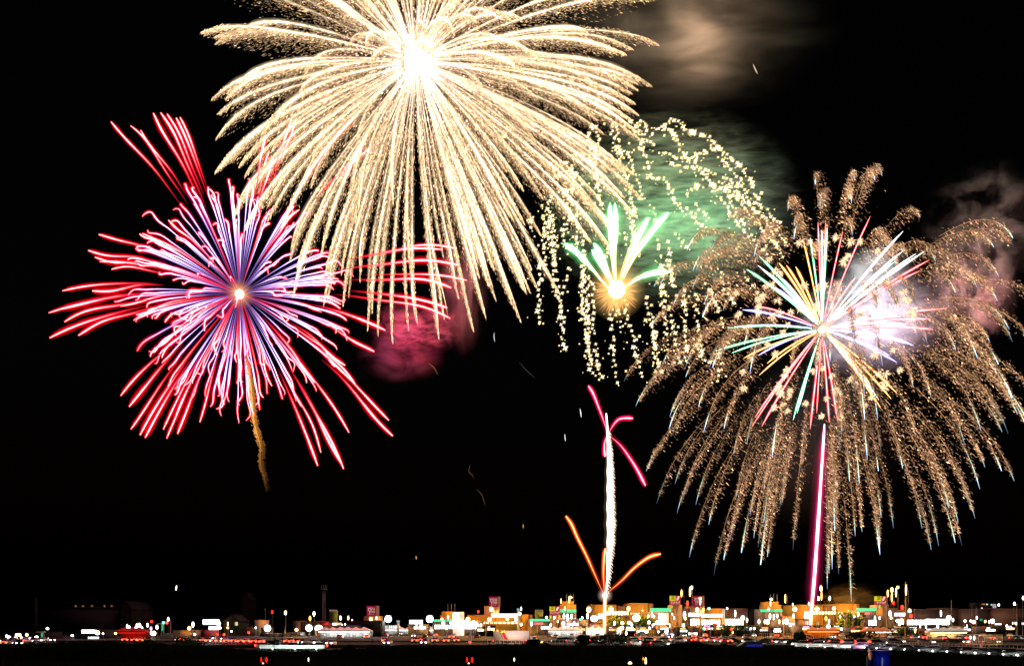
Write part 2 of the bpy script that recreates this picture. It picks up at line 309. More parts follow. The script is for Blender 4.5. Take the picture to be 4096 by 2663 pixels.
for s_ in strings:
    pt = np.array([Z3(*p) for p in s_]); L = np.linalg.norm(np.diff(pt, axis=0), axis=1).sum()
    n = max(4, int(L / (19 if s_[0][1] > 600 else 14))); c = spline(pt, n) + rng.normal(0, 3.5, (n, 2))
    dep = rng.uniform(-260, 260) + np.zeros(n); m = MB()
    P = b.off(c[:, 0], c[:, 1], dep); r = rng.lognormal(1.36, .25, n) * k
    ember(m, P, r, np.array([4.6, 3.6, 1.9]) * rng.uniform(.6, 1.5, (n, 1)))
    if s_[0][1] < 600 and L > 60:
        cc = spline(pt, n * 2); m.tube(b.off(cc[:, 0], cc[:, 1], dep[0]), .8 * k, (.5, .38, .16), 3)
    M = n * 1; P2 = b.off(c[:, 0] + rng.normal(0, 16, n), c[:, 1] + rng.uniform(0, 26, n), dep); ember(m, P2, rng.lognormal(.7, .4, n) * k, np.array([3.6, 2.7, 1.3]))
    b.put('ember_string', m, L)
b.finish()

# ---- green comets and their spark ball
b = Burst('green_comet_firework', 2467, 1158, 415, 'green and white comets fanning up from a bright orange spark ball'); k = b.k
for arm in ([(330, 738), (400, 790), (470, 865), (560, 975)], [(485, 738), (520, 800), (552, 870), (590, 960)], [(476, 772), (515, 835), (560, 920), (590, 975)], [(568, 530), (567, 650), (577, 800), (595, 960)], [(592, 530), (597, 650), (592, 800), (598, 960)],
            [(766, 605), (710, 710), (655, 830), (610, 960)], [(868, 580), (790, 670), (690, 810), (615, 960)], [(872, 886), (800, 890), (710, 920), (620, 985)]):
    P = np.array([Z3(*p) for p in arm])[::-1]; c = spline(P, 30); t = np.linspace(0, 1, 30); dep = rng.uniform(-120, 60) * t
    Q = b.off(c[:, 0], c[:, 1], dep); w = k * np.interp(t, [0, .35, .6, .85, .95, 1], [1.8, 4, 9, 9.5, 6, 1]) * (1 + .1 * np.sin(np.cumsum(rng.normal(0, 1.5, 30))))
    m = trail(Q, w, lerp3([(0, (4, 3, 1.5)), (.35, (3.4, 3.6, 1.8)), (.6, (4, 6, 4)), (.9, (4, 6.5, 4)), (1, (1, 4, 1.5))], t), lerp3([(0, (.3, .16, .04)), (.4, (.1, .3, .07)), (1, (.04, .4, .12))], t), 2.3, 6)
    for f in (-2.2, -1.3, 1.2, 2.1):
        m.tube(Q * np.array([[1 + .03 * f, 1, 1]]) + np.array([f * 4 * k, 0, 0])[None] * (np.sin(t * 3) * rng.uniform(.6, 1.2))[:, None], k * rng.uniform(.5, 1.0), lerp3([(0, (2.5, 1.2, .4)), (.6, (2, 1.6, .6)), (1, (1, 2, .8))], t), 3)
    b.put('comet_arm', m, 1)
m = MB(); M = 420; d = rng.normal(0, 1, (M, 3)); d /= np.linalg.norm(d, axis=1)[:, None]; d[:, 2] -= .12
L = rng.uniform(45, 105, M); m.flecks(d * (L * .72 * k)[:, None], d * (L * .28 * k)[:, None], rng.uniform(.7, 1.5, M) * k, np.array([1.5, .62, .16]) * rng.uniform(.4, 1.3, (M, 1)))
tag(m.build('spark_hairs', [FIRE, GLOW], b.root, heat=True), kind='stuff')
core_flash(b, 33, (12, 10, 5), (1.2, .75, .25), 14)
smoke_fill_lights(b.root, b.off(2650, 850, 70), (34, 8, 20), (.03, 1, .36), 6e5, 10); smoke_fill_lights(b.root, b.off(2860, 830, 50), (22, 6, 22), (.2, 1, .25), 1.1e5, 6); smoke_fill_lights(b.root, b.off(2600, 1190, 10), (4, 4, 4), (.04, 1, .42), 2.5e4, 2)
b.finish()

# ---- brown glitter shell with coloured pistil, right
Z4 = lambda x, y: (2450 + x * 1.0471, 700 + y * 1.0471)
b = Burst('glitter_dome_firework', *Z4(800, 590), 430, 'wide brown glitter dome with pale tips around many coloured rays on the right'); k = b.k
N = 180; D = sphere_dirs(N)
for i in range(N):
    d = D[i]; R = rng.uniform(680, 830); G = rng.uniform(230, 300); t = np.linspace(0, 1, 30)
    f = lambda t: (d[None] * (R * (1 - np.exp(-2.2 * t)) / (1 - math.exp(-2.2)))[:, None] + np.array([[0, 0, -1.]]) * (G * t ** 2)[:, None])
    m = MB(); M = int(rng.uniform(300, 520)); t0 = .3 if math.hypot(d[0], d[2]) > .6 else .38
    tt = t0 + (.94 - t0) * rng.uniform(0, 1, M) ** .75; Q = f(tt); age = .97 - tt
    Q[:, 2] -= rng.exponential(1, M) * 26 * age ** .6; Q += rng.normal(0, 1, (M, 3)) * (2.5 + 10 * age)[:, None]
    Q[:, 0] += rng.exponential(1, M) * 20 * age
    dirn = np.stack([rng.normal(.75, .25, M), np.zeros(M), rng.normal(-.55, .3, M)], 1)
    m.flecks(Q * k, dirn * (rng.lognormal(1.5, .4, M) * k)[:, None], rng.lognormal(-.1, .3, M) * k, np.stack([np.full(M, 1.0), rng.uniform(.44, .62, M), rng.uniform(.19, .36, M)], 1) * (rng.lognormal(-.8, .9, M) * rng.uniform(.5, 1.3))[:, None])
    tl = np.linspace(t0 + .08, .96, 20); m.tube(f(tl) * k, k * np.linspace(.5, .95, 20), np.array([.62, .33, .16]) * (rng.uniform(.5, 1.5) * (1 + .5 * np.sin(np.cumsum(rng.normal(0, 1.4, 20)))))[:, None], 3)
    te = np.linspace(rng.uniform(.66, .9), rng.uniform(.97, 1.02), 12); P = f(te) * k
    white = rng.uniform() < .12
    m.tube(P, k * np.interp(te, [te[0], .95, 1], [.4, 2.2 if white else 1.35, .4]), lerp3([(te[0], (.25, .25, .12)), (.93, (1.2, 2.1, 1.6)), (1, (.7, .8, 1.9))], te) * (rng.lognormal(-.2, .5) if rng.uniform() < .75 else .12), 4)
    b.put('glitter_trail', m, math.hypot(d[0], d[2]) * R)
cols = {'r': ((4, 1.0, 1.0), (.8, .02, .04)), 'g': ((1.8, 4, 2.8), (.06, .55, .25)), 'o': ((4, 2.0, .7), (.7, .25, .03)), 'p': ((2, 1.9, 4), (.2, .16, .7)), 'w': ((4, 4, 3.8), (.35, .4, .4))}
for (x, y, q) in [(785, 180, 'r'), (815, 172, 'r'), (820, 200, 'g'), (755, 240, 'g'), (728, 245, 'o'), (880, 215, 'r'), (985, 158, 'r'), (800, 215, 'w'), (560, 310, 'g'), (512, 360, 'g'), (555, 345, 'w'), (590, 370, 'g'), (620, 430, 'p'), (635, 335, 'o'), (665, 345, 'o'), (700, 350, 'o'), (640, 390, 'w'),
    (497, 515, 'p'), (545, 500, 'r'), (490, 580, 'p'), (440, 585, 'g'), (385, 675, 'g'), (455, 680, 'g'), (500, 700, 'o'), (560, 765, 'o'), (555, 690, 'p'), (590, 720, 'o'), (533, 960, 'r'), (570, 960, 'r'), (545, 925, 'r'), (600, 850, 'r'), (690, 935, 'g'), (705, 910, 'g'), (715, 880, 'g'),
    (755, 970, 'r'), (780, 910, 'r'), (828, 945, 'r'), (860, 940, 'r'), (1025, 890, 'o'), (1065, 855, 'o'), (1088, 835, 'o'), (1018, 860, 'w'), (985, 800, 'o'), (960, 790, 'w'), (1085, 715, 'p'), (1150, 650, 'p'), (1130, 640, 'p'), (1060, 690, 'p'), (1225, 590, 'r'), (1215, 550, 'r'), (1275, 510, 'r'),
    (1210, 325, 'r'), (1175, 365, 'r'), (1195, 290, 'w'), (1110, 215, 'w'), (1160, 300, 'w'), (1000, 400, 'w'), (1110, 290, 'w'), (930, 390, 'r'), (1080, 330, 'g'), (1100, 540, 'w'), (1120, 570, 'w')]:
    eu, ev = Z4(x, y); du, dv = eu - b.u, ev - b.v; r = math.hypot(du, dv); t = np.linspace(rng.uniform(.04, .14), 1, 16); g = 36
    h, gl = cols[q]; c0 = np.interp(t, [0, .3, .8, 1], [.5, 1, 1, .75])[:, None]
    P = b.off(b.u + du * t, b.v + (dv - g) * t + g * t ** 2.6, rng.choice([-1, 1]) * math.sqrt(max(0, 480 ** 2 - r * r)) * .5 * t)
    b.put('coloured_ray', trail(P, k * np.interp(t, [0, .6, .88, 1], [.5, 1.5, 1.7, .25]) * rng.uniform(.7, 1.25), np.array(h) * 1.5 * c0, np.array(gl) * c0 * 1.5, 2.6, 5), r)
for i in range(84):
    d = rng.normal(0, 1, 3); d /= np.linalg.norm(d); c = d * rng.uniform(300, 380); c[2] -= 15; m = MB(); M = 46
    h = rng.normal(0, 1, (M, 3)); h /= np.linalg.norm(h, axis=1)[:, None]; L = rng.uniform(11, 22, M) * rng.uniform(.8, 1.2); h[:, 2] -= .25
    m.flecks((c[None] + h * (L * .55)[:, None]) * k, h * (L * .45 * k)[:, None], rng.uniform(.9, 1.6, M) * k, np.array([2.2, 1.45, .85]) * rng.uniform(.35, 1.1, (M, 1)))
    b.put('spark_pompom', m, 30 + rng.uniform(0, 1))
core_flash(b, 13, (9, 7, 4), (.9, .7, .4), 14)
smoke_fill_lights(b.root, b.off(*Z4(985, 560), 50), (9, 4, 5), (.82, .68, 1), 4e5, 6); smoke_fill_lights(b.root, b.off(*Z4(1005, 350), 40), (4, 3, 4), (.85, 1, 1), 1.5e5, 4)
smoke_fill_lights(b.root, b.off(*Z4(1350, 480), 70), (14, 5, 16), (1, .3, .27), 2.2e5, 7); smoke_fill_lights(b.root, b.off(*Z4(1440, 210), 90), (14, 5, 14), (1, .5, .38), 9e4, 5)
smoke_fill_lights(b.root, b.off(*Z4(790, 1000), 90), (16, 5, 22), (1, .08, .12), 1e5, 5)
b.finish()

# ---- fountain column, two palms on it, pink comet
Z5 = lambda x, y: (2150 + x * .6466, 1500 + y * .6466)
b = Burst('silver_fountain', *Z5(418, 1360), 405, 'tall white fountain column with a ragged spark edge above the yellow mall', 'firework fountain'); k = b.k
ce = [(425, 237), (430, 300), (436, 380), (443, 480), (447, 600), (448, 700), (450, 850), (451, 950), (448, 1050), (440, 1150), (434, 1250), (424, 1330), (418, 1365)]
wd = np.array([3, 6, 10, 14, 17, 18, 20, 21, 20, 17, 12, 6, 3]) * .6466
c = spline(np.array([Z5(*p) for p in ce]), 60); w = np.interp(np.linspace(0, 1, 60), np.linspace(0, 1, 13), wd) * (1 + .08 * np.sin(np.arange(60) * 1.1))
P = b.off(c[:, 0], c[:, 1]); m = trail(P, w * k, (6, 5.4, 4.8), (.12, .08, .06), 1.35, 8); m.build('column', [FIRE, GLOW], b.root, heat=True)
M = 1500; q = rng.uniform(.1, .97, M); i = (q * 59).astype(int); h = np.abs(rng.normal(0, 1, M))
P = b.off(c[i, 0] + w[i] * .9 + h * 3.2, c[i, 1] + h * 4 + rng.uniform(-3, 3, M), rng.normal(0, 4, M))
m = MB(); m.flecks(P, np.stack([np.full(M, .6), np.zeros(M), np.full(M, -.85)], 1) * (rng.uniform(3, 8, M) * k)[:, None], rng.uniform(.7, 1.5, M) * k, np.array([2.0, 1.4, 1.0]) * rng.uniform(.4, 1.2, (M, 1)))
m.build('spark_fringe', [FIRE, GLOW], b.root, heat=True)
lo = np.array([Z5(418, 1355), Z5(417, 1420), Z5(414, 1480), Z5(416, 1547), Z5(416, 1590)]); c2 = spline(lo, 20)
trail(b.off(c2[:, 0], c2[:, 1]), k * np.linspace(4.2, 6, 20), lerp3([(0, (5, 3.5, 2)), (1, (2.8, 1.3, .5))], np.linspace(0, 1, 20)), (.5, .12, .04), 1.8, 6).build('launch_flame', [FIRE, GLOW], b.root, heat=True)
core_flash(b, 9, (9, 7, 5), (.9, .6, .5), 14)
lamp_light('fountain_light', (6, -6, 40), (1, .85, .75), 3e3, b.root, 3)
def palm(name, label, arms, hot, glow, Y, u, v):
    b = Burst(name, u, v, Y, label, 'firework'); k = b.k
    for a in arms:
        c = spline(np.array([Z5(*p) for p in a]), 26); t = np.linspace(0, 1, 26)
        m = trail(b.off(c[:, 0], c[:, 1], rng.uniform(-60, 60) * t), k * np.interp(t, [0, .4, .9, 1], [.5, 1.8, 3.4, 1.4]), np.array(hot) * np.interp(t, [0, .4, 1], [.25, .8, 1])[:, None], np.array(glow) * np.interp(t, [0, .4, 1], [.3, 1, 1])[:, None], 2.5, 6)
        m.tube(b.off(c[:, 0], c[:, 1], 0), k * 11, np.array(glow) * .14 * np.interp(t, [0, .4, .95, 1], [.1, 1, 1, .3])[:, None], 6, 1)
        b.put('star_arm', m, 1)
    b.finish()
palm('pink_palm_firework', 'four pink arms bursting from the top of the white fountain column', [[(428, 350), (410, 285), (375, 190), (345, 115), (315, 65)], [(440, 360), (465, 315), (500, 275), (545, 265), (590, 267)], [(440, 370), (510, 430), (570, 510), (620, 590), (668, 683)], [(432, 365), (417, 410), (414, 460), (418, 503)]], (3.6, 1.1, 1.3), (1.3, .003, .09), 403, *Z5(432, 360))
palm('orange_palm_firework', 'three orange red arms rising from the foot of the white fountain', [[(405, 1345), (345, 1210), (300, 1110), (245, 1000), (210, 920), (175, 870)], [(432, 1345), (520, 1270), (600, 1190), (690, 1125), (762, 1104)], [(414, 1350), (408, 1240), (411, 1140), (420, 1070)]], (4.0, 1.6, .6), (1.3, .07, .0), 404, *Z5(418, 1350))
b = Burst('pink_comet', 3246, 2500, 400, 'straight pink comet rising from the car park to the glitter dome', 'firework comet'); k = b.k
c = spline(np.array([(3298, 1695), (3285, 1900), (3272, 2100), (3258, 2300), (3246, 2440), (3243, 2508)]), 40); t = np.linspace(0, 1, 40)
m = trail(b.off(c[:, 0], c[:, 1]), k * np.interp(t, [0, .06, .8, 1], [1.5, 4.2, 5.6, 4.6]) * (1 + .1 * np.sin(np.cumsum(rng.normal(0, 1, 40)))), lerp3([(0, (4, 2.4, 2.8)), (.75, (5, 3.2, 3.6)), (.92, (4.5, 3, 1.8)), (1, (4, 2.4, 1))], t), lerp3([(0, (.6, .02, .12)), (.8, (.6, .03, .14)), (1, (.5, .12, .02))], t), 1.8, 8)
for q, a in ((2.0, .08), (2.7, .045), (3.6, .025), (4.8, .016), (5.8, .009)): m.tube(b.off(c[:, 0], c[:, 1]), k * 6 * q * np.interp(t, [0, .12, .8, 1], [.1, 1, 1, .4]), np.array([1, .04, .2])[None] * (a * np.interp(t, [0, .15, .8, .97, 1], [0, 1, 1, .2, 0]))[:, None], 14, 1)
m.build('burning_trail', [FIRE, GLOW], b.root, heat=True)
lamp_light('comet_light', (2, -5, 22), (1, .2, .3), 8e3, b.root, 3)

# ---- stray embers
for (pts, col, w, lab) in [([(707, 2340), (705, 2350), (704, 2360)], (4, 3.4, 1.6), 3, 'lone cream ember hanging low over the dark left side'),
    ([(1977, 1330), (1976, 1345), (1979, 1366)], (.7, .75, .8), 1.8, 'pale ember below the red smoke right of the red arms'),
    ([(2320, 1634), (2323, 1650), (2325, 1668)], (1.2, 1.3, 1.3), 2.0, 'wavy white ember just left of the pink palm tip'), ([(2259, 1735), (2260, 1750), (2262, 1764)], (1.0, 1.1, 1.1), 1.9, 'lower white ember left of the fountain top'),
    ([(3012, 258), (3022, 280), (3030, 296)], (.9, .6, .4), 2.2, 'small reddish ember alone in the black upper right sky'), ([(2078, 1450), (2105, 1480), (2140, 1512)], (.06, .05, .04), 1.4, 'dim thin slanted ember line under the twinkling dome'),
    ([(1880, 1858), (1876, 1885), (1890, 1900), (1895, 1912)], (.09, .04, .012), 1.8, 'dim orange squiggle ember, upper one left of the fountain'), ([(1905, 1955), (1925, 1975), (1935, 2000), (1940, 2020)], (.09, .045, .012), 1.8, 'dim orange squiggle ember, lower one left of the fountain'),
    ([(1712, 1452), (1735, 1470), (1752, 1498)], (.2, .07, .03), 2, 'dim red curved ember under the magenta smoke'), ([(2092, 2095), (2093, 2103), (2093, 2112)], (.6, .35, .1), 2, 'tiny amber ember low left of the orange palm'), ([(1664, 2222), (1665, 2230), (1666, 2236)], (.8, .5, .15), 2, 'tiny amber ember above the town centre')]:
    Y = 410; p0 = at(*pts[0], Y); c = spline(np.array([at(u, v, Y) for u, v in pts]), 12) - p0; t = np.linspace(0, 1, 12)
    m = MB(); m.tube(c, Y / F * w * np.sin(.25 + 2.6 * t), np.array(col), 5); o = m.build('falling_ember', [FIRE, GLOW], None, p0, heat=True); tag(o, lab, 'ember', 'stray embers')

# ================================================================ smoke
def smoke_mat(dens, scale, seed, stretch, thr, soft, dist_, absorb=(.85, .85, .85)):
    m = bpy.data.materials.new('smoke'); m.use_nodes = True; n = m.node_tree.nodes; l = m.node_tree.links; n.remove(n['Principled BSDF'])
    tc = n.new('ShaderNodeTexCoord'); mp = n.new('ShaderNodeMapping'); mp.inputs['Location'].default_value = (seed, seed * .7, seed * .3); mp.inputs['Scale'].default_value = stretch
    no = n.new('ShaderNodeTexNoise'); no.inputs['Scale'].default_value = scale; no.inputs['Detail'].default_value = 5; no.inputs['Roughness'].default_value = .62; no.inputs['Distortion'].default_value = dist_
    ln = n.new('ShaderNodeVectorMath'); ln.operation = 'LENGTH'
    fo = n.new('ShaderNodeMapRange'); fo.inputs[1].default_value = 1; fo.inputs[2].default_value = .25; fo.interpolation_type = 'SMOOTHSTEP'
    th = n.new('ShaderNodeMapRange'); th.inputs[1].default_value = thr; th.inputs[2].default_value = thr + soft; th.interpolation_type = 'SMOOTHSTEP'
    a = n.new('ShaderNodeMath'); a.operation = 'MULTIPLY'; c = n.new('ShaderNodeMath'); c.operation = 'MULTIPLY'; c.inputs[1].default_value = dens
    v = n.new('ShaderNodeVolumeScatter'); v.inputs['Color'].default_value = (*absorb, 1)
    l.new(tc.outputs['Object'], mp.inputs[0]); l.new(mp.outputs[0], no.inputs['Vector']); l.new(tc.outputs['Object'], ln.inputs[0]); l.new(ln.outputs['Value'], fo.inputs[0]); l.new(no.outputs['Fac'], th.inputs[0])
    l.new(fo.outputs[0], a.inputs[0]); l.new(th.outputs[0], a.inputs[1]); l.new(a.outputs[0], c.inputs[0]); l.new(c.outputs[0], v.inputs['Density']); l.new(v.outputs[0], n['Material Output'].inputs['Volume'])
    return m
def smoke(u, v, Y, ru, rv, rd, label, dens=.05, scale=2.2, seed=0, stretch=(1, 1, 1), thr=.42, soft=.25, distn=.6, rot=0):
    k = Y / F; m = MB(); m.ball((0, 0, 0), 1, 0, seg=20, rings=12)
    o = m.build('smoke_cloud', smoke_mat(dens * .22, scale, seed, stretch, thr, soft, distn), None, at(u, v, Y), smooth=True)
    o.scale = (ru * k, rd * k, rv * k); o.rotation_euler = (0, rot, 0); tag(o, label, 'smoke', 'drifting firework smoke', 'stuff'); return o
smoke(2760, 110, 470, 640, 330, 350, 'thin tan smoke drifting off the right of the golden willow', .02, 1.6, 3, (.7, 1, 2.2), .4, .3, 1.2)
smoke(2510, 150, 480, 130, 150, 120, 'denser tan smoke knot beside the willow', .03, 2.2, 5, (1, 1, 1), .45)
smoke(2680, 830, 460, 560, 420, 260, 'green lit smoke behind the twinkling dome', .17, 3.4, 8, (.6, 1, 2.4), .49, .17, 2.6)
smoke(2700, 905, 450, 260, 130, 120, 'bright green smoke puff beside the comet tips', .13, 2.8, 12, (.8, 1, 1.8), .46, .16, 1.6)
smoke(2860, 930, 445, 190, 170, 140, 'pale green smoke puff between the dome and the brown glitter', .06, 2.6, 15, (1, 1, 1.6), .46, .16, 1.2)
smoke(1670, 1310, 450, 210, 120, 150, 'crimson smoke puff right of the red burst', .09, 2.4, 21, (1, 1, 1.5), .47, .18, 1.4)
smoke(1850, 1110, 455, 120, 330, 150, 'tall dim magenta smoke column under the willow', .05, 1.9, 24, (1, 1, .8))
smoke(1600, 1430, 455, 190, 110, 150, 'dark purple smoke below the crimson puff', .025, 1.6, 27)
smoke(3480, 1290, 450, 330, 230, 200, 'white and lilac smoke behind the coloured rays', .11, 2.2, 31, (1, 1, 1.8), .4, .25, 1.2)
smoke(3500, 1080, 450, 160, 120, 120, 'bright white smoke knot among the upper right rays', .12, 1.8, 35)
smoke(3880, 1170, 455, 190, 260, 180, 'pinkish smoke puffs at the right of the rays', .09, 2.6, 38, thr=.5, soft=.1)
smoke(3960, 900, 470, 300, 260, 200, 'brown grey smoke scraps at the right edge of the sky', .06, 2.6, 41, thr=.52, soft=.1)
smoke(3250, 1750, 470, 420, 420, 160, 'dim wine red smoke veil behind the pink comet', .006, 1.6, 44, thr=.3, soft=.4)
smoke(3410, 2390, 425, 130, 70, 120, 'mauve smoke rising behind the yellow mall on the right', .012, 2.8, 47, (1, 1, 1.3), .47, .16, 1.2)

# ================================================================ ground
def sheet(name, pts, z, mat, kind='structure'):
    m = MB(); m.add([(x, y, z) for x, y in pts], [tuple(range(len(pts)))] if len(pts) == 4 else [(0, i, i + 1) for i in range(1, len(pts) - 1)])
    return tag(m.build(name, mat), kind=kind)
SOIL = pmat('dark_soil', (.008, .009, .006), 1, 0, .4, .2, 0); ASPH = pmat('asphalt', (.035, .035, .037), .9, 0, .2, .6, .05); KERB = pmat('kerb_concrete', (.3, .3, .29)); PAINT = pmat('road_paint', (.75, .75, .7), .6)
sheet('ground', [(-4000, -200), (4000, -200), (4000, 5000), (-4000, 5000)], 0, SOIL)
sheet('car_park', [(-260, 288), (290, 288), (290, 428), (-260, 428)], .004, ASPH)
sheet('road', [(-300, 226), (300, 226), (300, 262), (-300, 262)], .008, ASPH)
near_road = [(-300, 186), (60, 192), (300, 96)]
for i, (a, b_) in enumerate([((-300, 186), (52, 194)), ((52, 194), (160, 138)), ((160, 138), (330, 60))]):
    sheet('near_road', [(a[0], a[1] - 5), (b_[0], b_[1] - 5), (b_[0], b_[1] + 5), (a[0], a[1] + 5)], .012 + .004 * i, ASPH)
m = MB()
for x in range(-290, 290, 9): m.box(x, x + 4, 243.9, 244.1, .009, .013)
tag(m.build('road_marking', PAINT), kind='structure')
m = MB()
for x in range(-250, 280, 3): m.box(x, x + .12, 330, 335, .005, .009); m.box(x, x + .12, 372, 377, .005, .009)
tag(m.build('parking_bay_marking', PAINT), kind='structure')
m = MB(); m.box(-300, 300, 262.1, 262.4, 0, .14); m.box(-300, 300, 225.6, 225.9, 0, .14); tag(m.build('kerb', KERB), kind='structure')
m = MB(); v = [(-80, -10, 3.6), (80, -10, 3.6), (80, 8, 3.6), (-80, 8, 3.6), (80, 24, -.1), (-80, 24, -.1)]
m.add(v, [(0, 1, 2, 3), (3, 2, 4, 5)]); tag(m.build('levee', SOIL), kind='structure')
# grassy bank that hides the foot of the traffic
prof = [(-300, 2580), (0, 2578), (200, 2569), (330, 2564), (470, 2566), (520, 2574), (650, 2572), (700, 2578), (900, 2591), (1000, 2600), (1080, 2605), (1290, 2604), (1400, 2596), (1500, 2588), (1700, 2583), (1950, 2580), (2060, 2574), (2150, 2577), (2300, 2584), (2400, 2580), (2550, 2588), (2650, 2590), (2700, 2572),
        (2780, 2565), (2860, 2580), (3000, 2588), (3200, 2590), (3300, 2596), (3500, 2597), (3650, 2601), (3750, 2611), (3900, 2616), (4096, 2628), (4500, 2640)]
YB = 132; us = np.linspace(-250, 4450, 320); zz = EYE + (VH - np.interp(us, *zip(*prof))) / F * YB + rng.normal(0, .05, 320); xs = (us - CX) / F * YB
m = MB(); n = len(us)
V = np.concatenate([np.stack([xs, np.full(n, YB + dy), np.maximum(zz * f, -.02)], 1) for dy, f in ((-9, -.02), (-4, .55), (0, 1), (4, .55), (9, -.02))])
q = [(r * n + i, r * n + i + 1, (r + 1) * n + i + 1, (r + 1) * n + i) for r in range(4) for i in range(n - 1)]
m.add(V, q); tag(m.build('grass_bank', SOIL), kind='structure')
GRASS = pmat('grass', (.035, .07, .018), 1, 0, .4, .3, 0)
M = 9000; u = rng.uniform(-200, 4300, M); dy = rng.uniform(-6, 4, M); z0 = np.interp((u - CX) / F * YB, xs, zz) * (1 - np.abs(dy) / 9)
h = rng.uniform(.15, .5, M) * np.where(rng.uniform(0, 1, M) > .93, 1.7, 1); m = MB(); X = (u - CX) / F * YB
m.flecks(np.stack([X, YB + dy, z0 + h * .45], 1), np.stack([rng.normal(0, .12, M), rng.normal(0, .1, M), h * .55], 1), rng.uniform(.02, .05, M), 1)
tag(m.build('grass', GRASS), kind='stuff')

def bush(u, vt, w, Y, label, dense=900, col=None, name='bush', trunk=False):
    zt = at(0, vt, Y)[2]; x = (u - CX) / F * Y; wr = w / F * Y / 2
    e = empty(name, (x, Y, 0), label, 'bush' if not trunk else 'tree', 'dark bushes and trees along the roads'); M = dense; lob = rng.normal(0, 1, (7, 3)) * np.array([wr * .5, wr * .4, zt * .18]) + np.array([0, 0, zt * (.62 if trunk else .5)])
    c = lob[rng.integers(0, 7, M)]; d = rng.normal(0, 1, (M, 3)); d /= np.linalg.norm(d, axis=1)[:, None]; P = c + d * (rng.uniform(.6, 1, M) ** .5)[:, None] * np.array([wr * .55, wr * .5, zt * .3])
    P[:, 2] = np.clip(P[:, 2], .1 if not trunk else zt * .28, zt); s = min(.5, zt * .06)
    mm = MB(); mm.flecks(P, rng.normal(0, 1, (M, 3)) * s, s * .8, 1); mm.build('crown' if trunk else 'foliage', col or GRASS, e)
    mm = MB(); mm.tube([(0, 0, 0), (.05, 0, zt * .3), (0, .05, zt * .62)], [max(.08, zt * .03), zt * .022, .03], 1, 6); mm.build('trunk' if trunk else 'stem', pmat('bark', (.08, .06, .045)), e)
    return e

# ---- foreground stems of dry grass on the levee
STEM = pmat('dry_stem', (.32, .2, .1), .8, 0, .3, 20)
for pts, w, lab in [([(-30, 2560), (20, 2510), (60, 2465), (100, 2420), (142, 2391)], 10, 'bowed dry grass stem arching at the far left edge'), ([(10, 2663), (40, 2610), (55, 2565)], 9, 'short dry grass stem leaning at the bottom left corner'),
    ([(60, 2680), (105, 2630), (150, 2590), (190, 2562)], 18, 'broad dry grass blade leaning right near the bottom left corner'), ([(600, 2480), (625, 2420), (655, 2350), (690, 2290), (780, 2240)], 9, 'tall faint dry grass stem left of the gabled house'),
    ([(490, 2680), (500, 2620), (493, 2570)], 9, 'short upright dry grass stem under the lantern row'), ([(1085, 2680), (1100, 2560), (1090, 2450), (1105, 2320), (1112, 2200)], 12, 'tallest straight dry grass stem below the gold tail'),
    ([(1298, 2500), (1306, 2400), (1330, 2345), (1370, 2310), (1405, 2318)], 9, 'hooked dry grass stem beside the lattice tower'), ([(1490, 2480), (1515, 2390), (1535, 2310), (1548, 2270)], 9, 'slanted dry grass stem behind the first red sign'),
    ([(1670, 2440), (1680, 2370), (1684, 2310)], 8, 'thin faint dry grass stem over the purple lit sign'), ([(1490, 2560), (1500, 2620), (1512, 2690)], 8, 'short dry grass stem in the dark below the white stalls'), ([(2280, 2680), (2310, 2640), (2345, 2590)], 12, 'dry grass blade leaning under the fountain'),
    ([(2735, 2690), (2755, 2640), (2785, 2600)], 9, 'dry grass blade leaning below the dark bush by the van'), ([(3000, 2690), (3010, 2640), (3022, 2610)], 6, 'thin reddish dry grass stem right of the van')]:
    Y = 4.2; p = np.array([at(u, v, Y) for u, v in pts]); p = p[np.argsort(p[:, 2])] if pts[0][1] < pts[-1][1] else p
    foot = np.array([[p[0][0] - .02, Y, 3.6], [p[0][0] - .01, Y, (3.6 + p[0][2]) / 2]]); c = spline(np.concatenate([foot, p]), 40) - foot[0]
    m = MB(); m.tube(c, Y / F * w * .35 * np.linspace(1.3, .5, 40), 1, 5); tag(m.build('grass_stem', STEM, None, foot[0], smooth=True), lab, 'grass stem', 'dry grass stems in the foreground')

